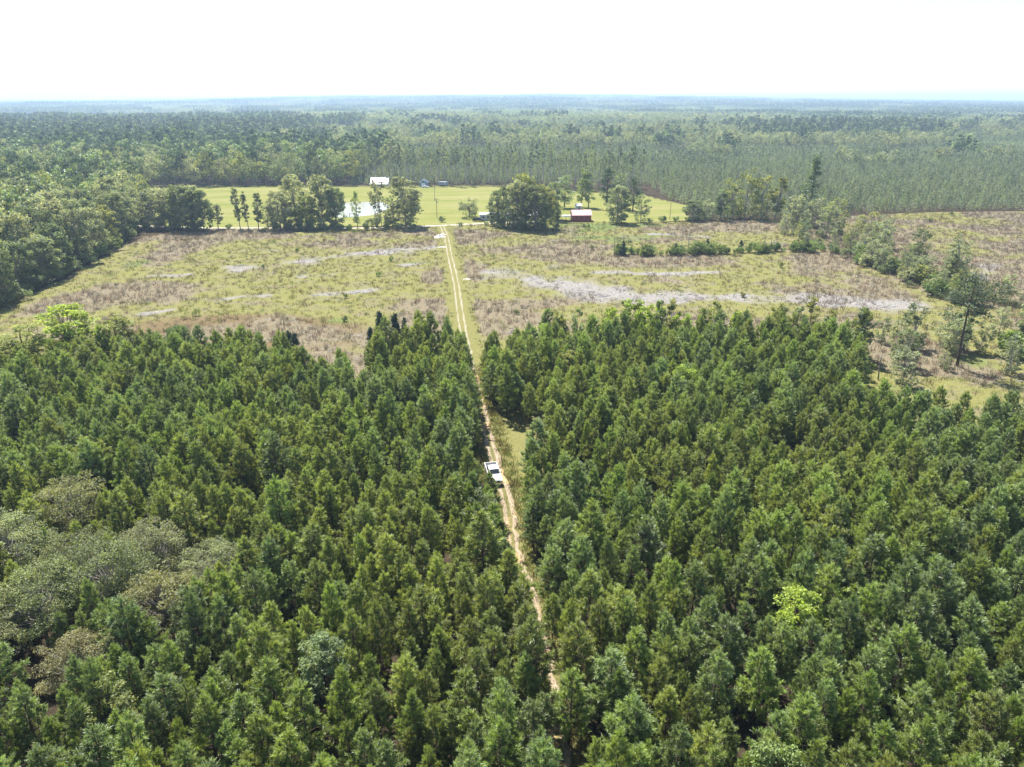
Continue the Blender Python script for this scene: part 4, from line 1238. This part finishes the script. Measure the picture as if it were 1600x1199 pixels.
def part(name, mat, parent, fn, smooth=False, bevel=0.0):
    g = G()
    fn(g)
    o = link(name, g.mesh(name, [M[mat]], smooth), parent)
    if bevel:
        b = o.modifiers.new('bevel', 'BEVEL')
        b.width = bevel
        b.segments = 2
        b.limit_method = 'ANGLE'
    return o

def gable(root, Lx, Wy, wh, rh, wall, roof, over=0.4, ridge='x', seams=12):
    """walls with gable ends, two roof slopes with standing seams; ridge along local x"""
    x, y = Lx / 2, Wy / 2
    def wl(g):
        g.add([(-x, -y, 0), (x, -y, 0), (x, y, 0), (-x, y, 0), (-x, -y, wh), (x, -y, wh), (x, y, wh), (-x, y, wh), (-x, 0, wh + rh), (x, 0, wh + rh)],
              [[0, 1, 5, 4], [2, 3, 7, 6], [1, 2, 6, 9, 5], [3, 0, 4, 8, 7], [4, 5, 9, 8], [6, 7, 8, 9]])
    part('wall', wall, root, wl)
    sl = rh / y
    for s in (-1, 1):
        def rf(g):
            X0, X1, Y0 = -x - over, x + over, y + over
            z0, z1, t = wh - over * sl + 0.05, wh + rh + 0.05, 0.10
            g.add([(X0, s * Y0, z0), (X1, s * Y0, z0), (X1, 0, z1), (X0, 0, z1), (X0, s * Y0, z0 + t), (X1, s * Y0, z0 + t), (X1, 0, z1 + t), (X0, 0, z1 + t)],
                  [[0, 1, 2, 3], [4, 7, 6, 5], [0, 4, 5, 1], [1, 5, 6, 2], [3, 2, 6, 7], [0, 3, 7, 4]] if s < 0 else [[3, 2, 1, 0], [5, 6, 7, 4], [1, 5, 4, 0], [2, 6, 5, 1], [7, 6, 2, 3], [4, 7, 3, 0]])
        ro = part('roof_slope', roof, root, rf)
        def se(g):
            for k in range(seams + 1):
                xx = -x - over + 0.03 + (Lx + 2 * over - 0.06) * k / seams
                tube(g, [(xx, s * (y + over), wh - over * sl + 0.16), (xx, s * 0.02, wh + rh + 0.16)], [0.035, 0.035], 4)
        q = part('roof_seam', roof, ro, se)
        tag(q, kind='stuff')

# white barn behind the hay field
b = empty('white_barn', (-88.5, 494.0, 0), 0.02)
gable(b, 11.2, 8.5, 3.3, 2.3, 'wall_white', 'roof_white')
def lt(g):
    g.add([(-6.0, -4.66, 2.85), (6.0, -4.66, 2.85), (6.0, -8.6, 2.3), (-6.0, -8.6, 2.3), (-6.0, -4.66, 2.95), (6.0, -4.66, 2.95), (6.0, -8.6, 2.4), (-6.0, -8.6, 2.4)],
          [[0, 1, 2, 3], [7, 6, 5, 4], [0, 4, 5, 1], [1, 5, 6, 2], [2, 6, 7, 3], [3, 7, 4, 0]])
part('lean_to_roof', 'roof_white', b, lt)
for k in range(4):
    part('post', 'wood', b, lambda g: box(g, (-5.6 + k * 3.73, -8.4, 1.17), (0.16, 0.16, 2.34)))
for xx in (-3, 2.6):
    part('door', 'dark', b, lambda g: box(g, (xx, -4.27, 1.4), (2.6, 0.06, 2.8)))
tag(b, 'white metal barn with lean-to behind the hay field', 'barn')

# blue-grey shed, gable end to the front
b = empty('shed', (-59.3, 495.0, 0), R(90))
gable(b, 6.0, 5.4, 2.7, 1.7, 'wall_blue', 'roof_blue', 0.3, 'x', 8)
dr = part('door', 'white_paint', b, lambda g: box(g, (-3.04, 0.2, 1.1), (0.08, 2.4, 2.2)))
part('door_trim', 'wall_white', dr, lambda g: box(g, (-3.06, 0.2, 2.28), (0.10, 2.7, 0.14)))
part('loft_window', 'dark', b, lambda g: box(g, (-3.03, 0, 3.3), (0.06, 0.7, 0.6)))
tag(b, 'small blue-grey gabled shed with white door behind the field', 'shed')

# camper trailer beside the shed
def camper(loc, rz, ln, label, body='grey_paint'):
    c = empty('camper_trailer', loc, rz)
    part('body', body, c, lambda g: box(g, (0, 0, 1.55), (ln, 2.3, 2.1), taper=(0.94, 0.95)), bevel=0.15)
    for xx in (-ln * 0.3, 0.1, ln * 0.3):
        part('window', 'glass', c, lambda g: box(g, (xx, -1.14, 1.85), (0.9, 0.06, 0.55)))
    part('door', 'white_paint', c, lambda g: box(g, (ln * 0.17, -1.15, 1.35), (0.6, 0.05, 1.6)))
    for sx in (-0.45, 0.45):
        for sy in (-1, 1):
            part('wheel', 'tyre', c, lambda g: tube(g, [(sx, sy * 0.85, 0.34), (sx, sy * 1.08, 0.34)], [0.34, 0.34], 12))
    part('drawbar', 'dark', c, lambda g: tube(g, [(-ln / 2, 0, 0.5), (-ln / 2 - 1.1, 0, 0.45)], [0.06, 0.05], 5))
    return tag(c, label, 'trailer')
camper((-46.7, 498.5, 0), 0.05, 6.6, 'pale grey camper trailer parked beside the blue-grey shed')

# red barn
b = empty('red_barn', (33.3, 349.5, 0), 0.06)
gable(b, 9.0, 7.2, 3.1, 1.9, 'wall_red', 'roof_red', 0.35, 'x', 10)
part('door', 'dark', b, lambda g: box(g, (-4.54, 0.4, 1.3), (0.06, 2.6, 2.6)))
def cp(g):
    box(g, (-7.2, 0.2, 2.35), (4.6, 5.6, 0.10))
part('lean_to_roof', 'roof_white', b, cp)
for sx in (-9.3, -7.2, -5.3):
    for sy in (-2.4, 2.8):
        part('post', 'wood', b, lambda g: box(g, (sx, sy, 1.15), (0.14, 0.14, 2.3)))
for k in range(3):
    part('window', 'dark', b, lambda g: box(g, (-2.6 + 2.6 * k, -3.62, 1.9), (0.7, 0.05, 0.7)))
tag(b, 'red barn with pale metal roof and open lean-to', 'barn')
# small white shed behind the red barn
b = empty('shed', (35.5, 388, 0), 0.1)
gable(b, 3.0, 2.6, 1.9, 0.9, 'wall_white', 'roof_white', 0.25, 'x', 7)
part('door', 'wood', b, lambda g: box(g, (0.3, -1.33, 0.85), (0.9, 0.06, 1.7)))
tag(b, 'small white shed among the pines behind the red barn', 'shed')
b = empty('shed', (10.5, 352, 0), -0.1)
gable(b, 5.5, 4.2, 2.4, 1.1, 'wall_white', 'roof_white', 0.25, 'x', 7)
part('door', 'wood', b, lambda g: box(g, (-0.8, -2.13, 1.0), (1.2, 0.06, 2.0)))
tag(b, 'white roofed shed glimpsed through the dense tree clump', 'shed')

# mobile home
b = empty('mobile_home', (-9.0, 352.5, 0), 0.03)
gable(b, 13.5, 4.6, 2.7, 0.7, 'wall_white', 'roof_white', 0.25, 'x', 14)
for k, xx in enumerate((-5.0, -2.6, 2.4, 5.2)):
    w_ = part('window', 'glass', b, lambda g: box(g, (xx, -2.33, 1.55), (1.1, 0.06, 0.9)))
    part('frame', 'wall_white', w_, lambda g: box(g, (xx, -2.35, 1.05), (1.3, 0.08, 0.08)))
part('door', 'wood', b, lambda g: box(g, (-0.2, -2.33, 1.15), (0.95, 0.07, 2.05)))
part('porch_deck', 'wood', b, lambda g: box(g, (-0.5, -3.6, 0.35), (3.6, 2.4, 0.12)))
part('porch_roof', 'roof_blue', b, lambda g: box(g, (-0.5, -3.6, 2.55), (3.9, 2.7, 0.10)))
for sx in (-2.2, 1.2):
    part('post', 'wood', b, lambda g: box(g, (sx, -4.7, 1.45), (0.12, 0.12, 2.1)))
tag(b, 'long white mobile home half hidden by the tree clump', 'house')

# cars and the pickup on the track
def pickup(loc, rz, label, cat, paint='white_paint'):
    t = empty('pickup_truck', loc, rz)                     # front towards -y
    def lower(g):
        prof = [(-2.80, 0.50), (-2.84, 0.95), (-2.65, 1.14), (-1.30, 1.24), (-1.22, 1.26), (0.95, 1.26), (0.95, 0.42), (-2.70, 0.42)]
        v = [(sx * (0.97 if z < 1.2 else 0.93), y, z) for sx in (-1, 1) for (y, z) in prof]
        n = len(prof)
        g.add(v, [list(range(n)), [2 * n - 1 - i for i in range(n)]] + [[(i + 1) % n, i, i + n, (i + 1) % n + n] for i in range(n)])
    part('body', paint, t, lower, bevel=0.05)
    def cab(g):
        prof = [(-1.25, 1.25), (-0.55, 1.86), (0.75, 1.88), (0.95, 1.25)]
        v = [(sx * (0.91 if z < 1.5 else 0.74), y, z) for sx in (-1, 1) for (y, z) in prof]
        g.add(v, [[0, 1, 2, 3], [7, 6, 5, 4], [1, 0, 4, 5], [2, 1, 5, 6], [3, 2, 6, 7], [0, 3, 7, 4]])
    cb = part('cab', paint, t, cab, bevel=0.05)
    part('windscreen', 'glass', t, lambda g: g.add([(-0.83, -1.205, 1.30), (0.83, -1.205, 1.30), (0.70, -0.625, 1.81), (-0.70, -0.625, 1.81), (-0.83, -1.165, 1.28), (0.83, -1.165, 1.28), (0.70, -0.585, 1.79), (-0.70, -0.585, 1.79)],
         [[0, 1, 2, 3], [7, 6, 5, 4], [0, 4, 5, 1], [1, 5, 6, 2], [2, 6, 7, 3], [3, 7, 4, 0]]))
    part('rear_window', 'glass', t, lambda g: g.add([(-0.7, 0.935, 1.36), (0.7, 0.935, 1.36), (0.66, 0.805, 1.80), (-0.66, 0.805, 1.80)], [[0, 3, 2, 1]]))
    for s in (-1, 1):
        for (y0, y1, y2, y3) in ((-0.98, -0.12, -0.12, -0.46), (-0.02, 0.78, 0.68, -0.02)):
            part('side_window', 'glass', t, lambda g: g.add([(s * 0.915, y0, 1.32), (s * 0.915, y1, 1.32), (s * 0.775, y2, 1.79), (s * 0.775, y3, 1.79)], [[0, 1, 2, 3]]))
        d_ = part('door', paint, t, lambda g: box(g, (s * 0.972, -0.55, 0.86), (0.02, 1.02, 0.70)))
        part('door_handle', 'chrome', d_, lambda g: box(g, (s * 0.985, -0.15, 1.10), (0.02, 0.16, 0.04)))
        part('door', paint, t, lambda g: box(g, (s * 0.972, 0.42, 0.86), (0.02, 0.84, 0.70)))
        part('mirror', 'dark', t, lambda g: box(g, (s * 1.08, -0.98, 1.38), (0.22, 0.10, 0.20)))
        part('headlight', 'lamp_clear', t, lambda g: box(g, (s * 0.72, -2.83, 0.90), (0.40, 0.06, 0.22)))
        part('tail_light', 'lamp_red', t, lambda g: box(g, (s * 0.90, 2.80, 0.98), (0.12, 0.05, 0.34)))
        part('bed_side', paint, t, lambda g: box(g, (s * 0.93, 1.88, 0.86), (0.09, 1.82, 0.82)))
        for yy in (-1.85, 1.80):
            part('wheel_arch', 'dark', t, lambda g: tube(g, [(s * 0.60, yy, 0.44), (s * 0.983, yy, 0.44)], [0.48, 0.48], 18))
            w_ = part('wheel', 'tyre', t, lambda g: tube(g, [(s * 0.74, yy, 0.39), (s * 1.0, yy, 0.39)], [0.39, 0.39], 18))
            part('rim', 'rim', w_, lambda g: tube(g, [(s * 0.80, yy, 0.39), (s * 1.008, yy, 0.39)], [0.24, 0.24], 14))
    part('bed_floor', 'dark', t, lambda g: box(g, (0, 1.87, 0.56), (1.80, 1.82, 0.10)))
    part('tailgate', paint, t, lambda g: box(g, (0, 2.76, 0.86), (1.76, 0.07, 0.80)))
    part('grille', 'dark', t, lambda g: box(g, (0, -2.845, 0.84), (0.98, 0.05, 0.30)))
    part('front_bumper', 'chrome', t, lambda g: box(g, (0, -2.88, 0.55), (1.90, 0.14, 0.22)))
    part('rear_bumper', 'chrome', t, lambda g: box(g, (0, 2.86, 0.52), (1.86, 0.12, 0.18)))
    return tag(t, label, cat)
pickup((-2.9, 97.6, 0.05), 0.20, 'white pickup truck with dark windows parked on the track', 'truck')
pickup((-16.2, 347.5, 0), 1.45, 'dark pickup parked in front of the mobile home', 'truck', 'dark')
def car(loc, rz, label, paint):
    t = empty('parked_car', loc, rz)
    def body(g):
        prof = [(-2.2, 0.35), (-2.25, 0.75), (-1.2, 0.93), (-0.55, 1.42), (0.95, 1.45), (1.75, 0.98), (2.2, 0.92), (2.25, 0.35)]
        v = [(sx * (0.88 if z < 1.0 else 0.68), y, z) for sx in (-1, 1) for (y, z) in prof]
        n = len(prof)
        g.add(v, [list(range(n)), [2 * n - 1 - i for i in range(n)]] + [[(i + 1) % n, i, i + n, (i + 1) % n + n] for i in range(n)])
    part('body', paint, t, body, bevel=0.06)
    part('windscreen', 'glass', t, lambda g: g.add([(-0.72, -1.19, 0.98), (0.72, -1.19, 0.98), (0.62, -0.62, 1.41), (-0.62, -0.62, 1.41)], [[0, 1, 2, 3]]))
    for s in (-1, 1):
        part('side_window', 'glass', t, lambda g: g.add([(s * 0.87, -0.95, 1.0), (s * 0.87, 1.3, 1.0), (s * 0.71, 0.9, 1.38), (s * 0.71, -0.5, 1.38)], [[0, 1, 2, 3]]))
        for yy in (-1.35, 1.4):
            part('wheel', 'tyre', t, lambda g: tube(g, [(s * 0.68, yy, 0.32), (s * 0.90, yy, 0.32)], [0.32, 0.32], 14))
    return tag(t, label, 'car')
car((-57.5, 486.5, 0), 1.5, 'tiny white car parked on the grass before the blue-grey shed', 'white_paint')

# poles, dock, heaps
def pole(x, y, h, label, arm=True):
    t = empty('utility_pole', (x, y, 0), 0.2)
    part('post', 'wood', t, lambda g: tube(g, [(0, 0, 0), (0, 0, h)], [0.15, 0.10], 8))
    if arm:
        ar = part('crossarm', 'wood', t, lambda g: box(g, (0, 0.13, h - 0.7), (2.2, 0.12, 0.14)))
        for xx in (-0.95, -0.4, 0.4, 0.95):
            part('insulator', 'grey_paint', ar, lambda g: tube(g, [(xx, 0.13, h - 0.62), (xx, 0.13, h - 0.42)], [0.06, 0.05], 6))
        part('transformer', 'grey_paint', t, lambda g: tube(g, [(0.32, 0, h - 2.2), (0.32, 0, h - 1.3)], [0.22, 0.22], 10))
    return tag(t, label, 'utility pole')
pole(-37.2, 358, 9.5, 'utility pole on the lawn just past the end of the track')
pole(-44.5, 420, 9.5, 'utility pole farther back beside the lane to the shed')
pole(77, 352, 9, 'utility pole at the right end of the lawn', False)
d = empty('dock', (-81.5, 362.5, 0), 0.35)
for k in range(7):
    part('plank', 'wood', d, lambda g: box(g, (-2.7 + 0.9 * k, 0, 0.62), (0.84, 1.6, 0.07)))
for sx in (-2.9, 0, 2.9):
    for sy in (-0.7, 0.7):
        part('post', 'wood', d, lambda g: tube(g, [(sx, sy, -1.0), (sx, sy, 1.4)], [0.09, 0.08], 6))
for sy in (-0.7, 0.7):
    part('rail', 'wood', d, lambda g: box(g, (0, sy, 1.3), (6.0, 0.08, 0.10)))
tag(d, 'wooden dock at the near bank of the pond', 'dock')
def heap(loc, rx, ry, h, seed, label):
    rng = np.random.RandomState(seed)
    g = G()
    n, m_ = 22, 9
    V = [(0, 0, h)]
    for j in range(1, m_):
        for i in range(n):
            a = 6.2832 * i / n
            r = j / (m_ - 1)
            k = 1 + 0.28 * math.sin(3 * a + seed) + 0.15 * math.sin(7 * a)
            V.append((math.cos(a) * rx * r * k, math.sin(a) * ry * r * k, h * (1 - r) ** 1.1 * (1 + rng.normal(0, 0.16)) - (0.06 if j == m_ - 1 else 0)))
    Fc = [[0, 1 + i, 1 + (i + 1) % n] for i in range(n)]
    for j in range(m_ - 2):
        for i in range(n):
            a0, a1 = 1 + j * n + i, 1 + j * n + (i + 1) % n
            Fc.append([a0, a0 + n, a1 + n, a1])
    g.add(V, Fc)
    tag(link('sand_heap', g.mesh('sand_heap', [M['sand_heap']], True), loc=loc), label, 'sand heap')
heap((-31.2, 305, 0), 2.6, 2.2, 1.1, 1, 'white sand heap left of the track near the lawn')
heap((-30.2, 311, 0), 1.6, 1.6, 0.8, 2, 'smaller white sand heap just beyond the other')
heap((-27.8, 283, 0), 1.8, 1.3, 0.5, 3, 'low white sand heap halfway along the clearing track')
heap((-14.8, 229, 0), 1.2, 0.9, 0.35, 4, 'tiny white heap right of the track in the clearing')


# ------------------------------------------------------------------ haze
def haze_box():
    g = G()
    box(g, (0, 5000, 50), (44000, 44000, 160))
    m, nt, N, L = newmat('haze')
    out = N('ShaderNodeOutputMaterial')
    v = N('ShaderNodeVolumePrincipled')
    v.inputs['Color'].default_value = (0.56, 0.76, 1.0, 1)
    v.inputs['Density'].default_value = HAZE_DENSITY
    v.inputs['Anisotropy'].default_value = 0.25
    L(v.outputs[0], out.inputs['Volume'])
    tag(link('haze', g.mesh('haze', [m])), 'pale blue summer haze over the far woods', 'haze', None, 'stuff')
haze_box()
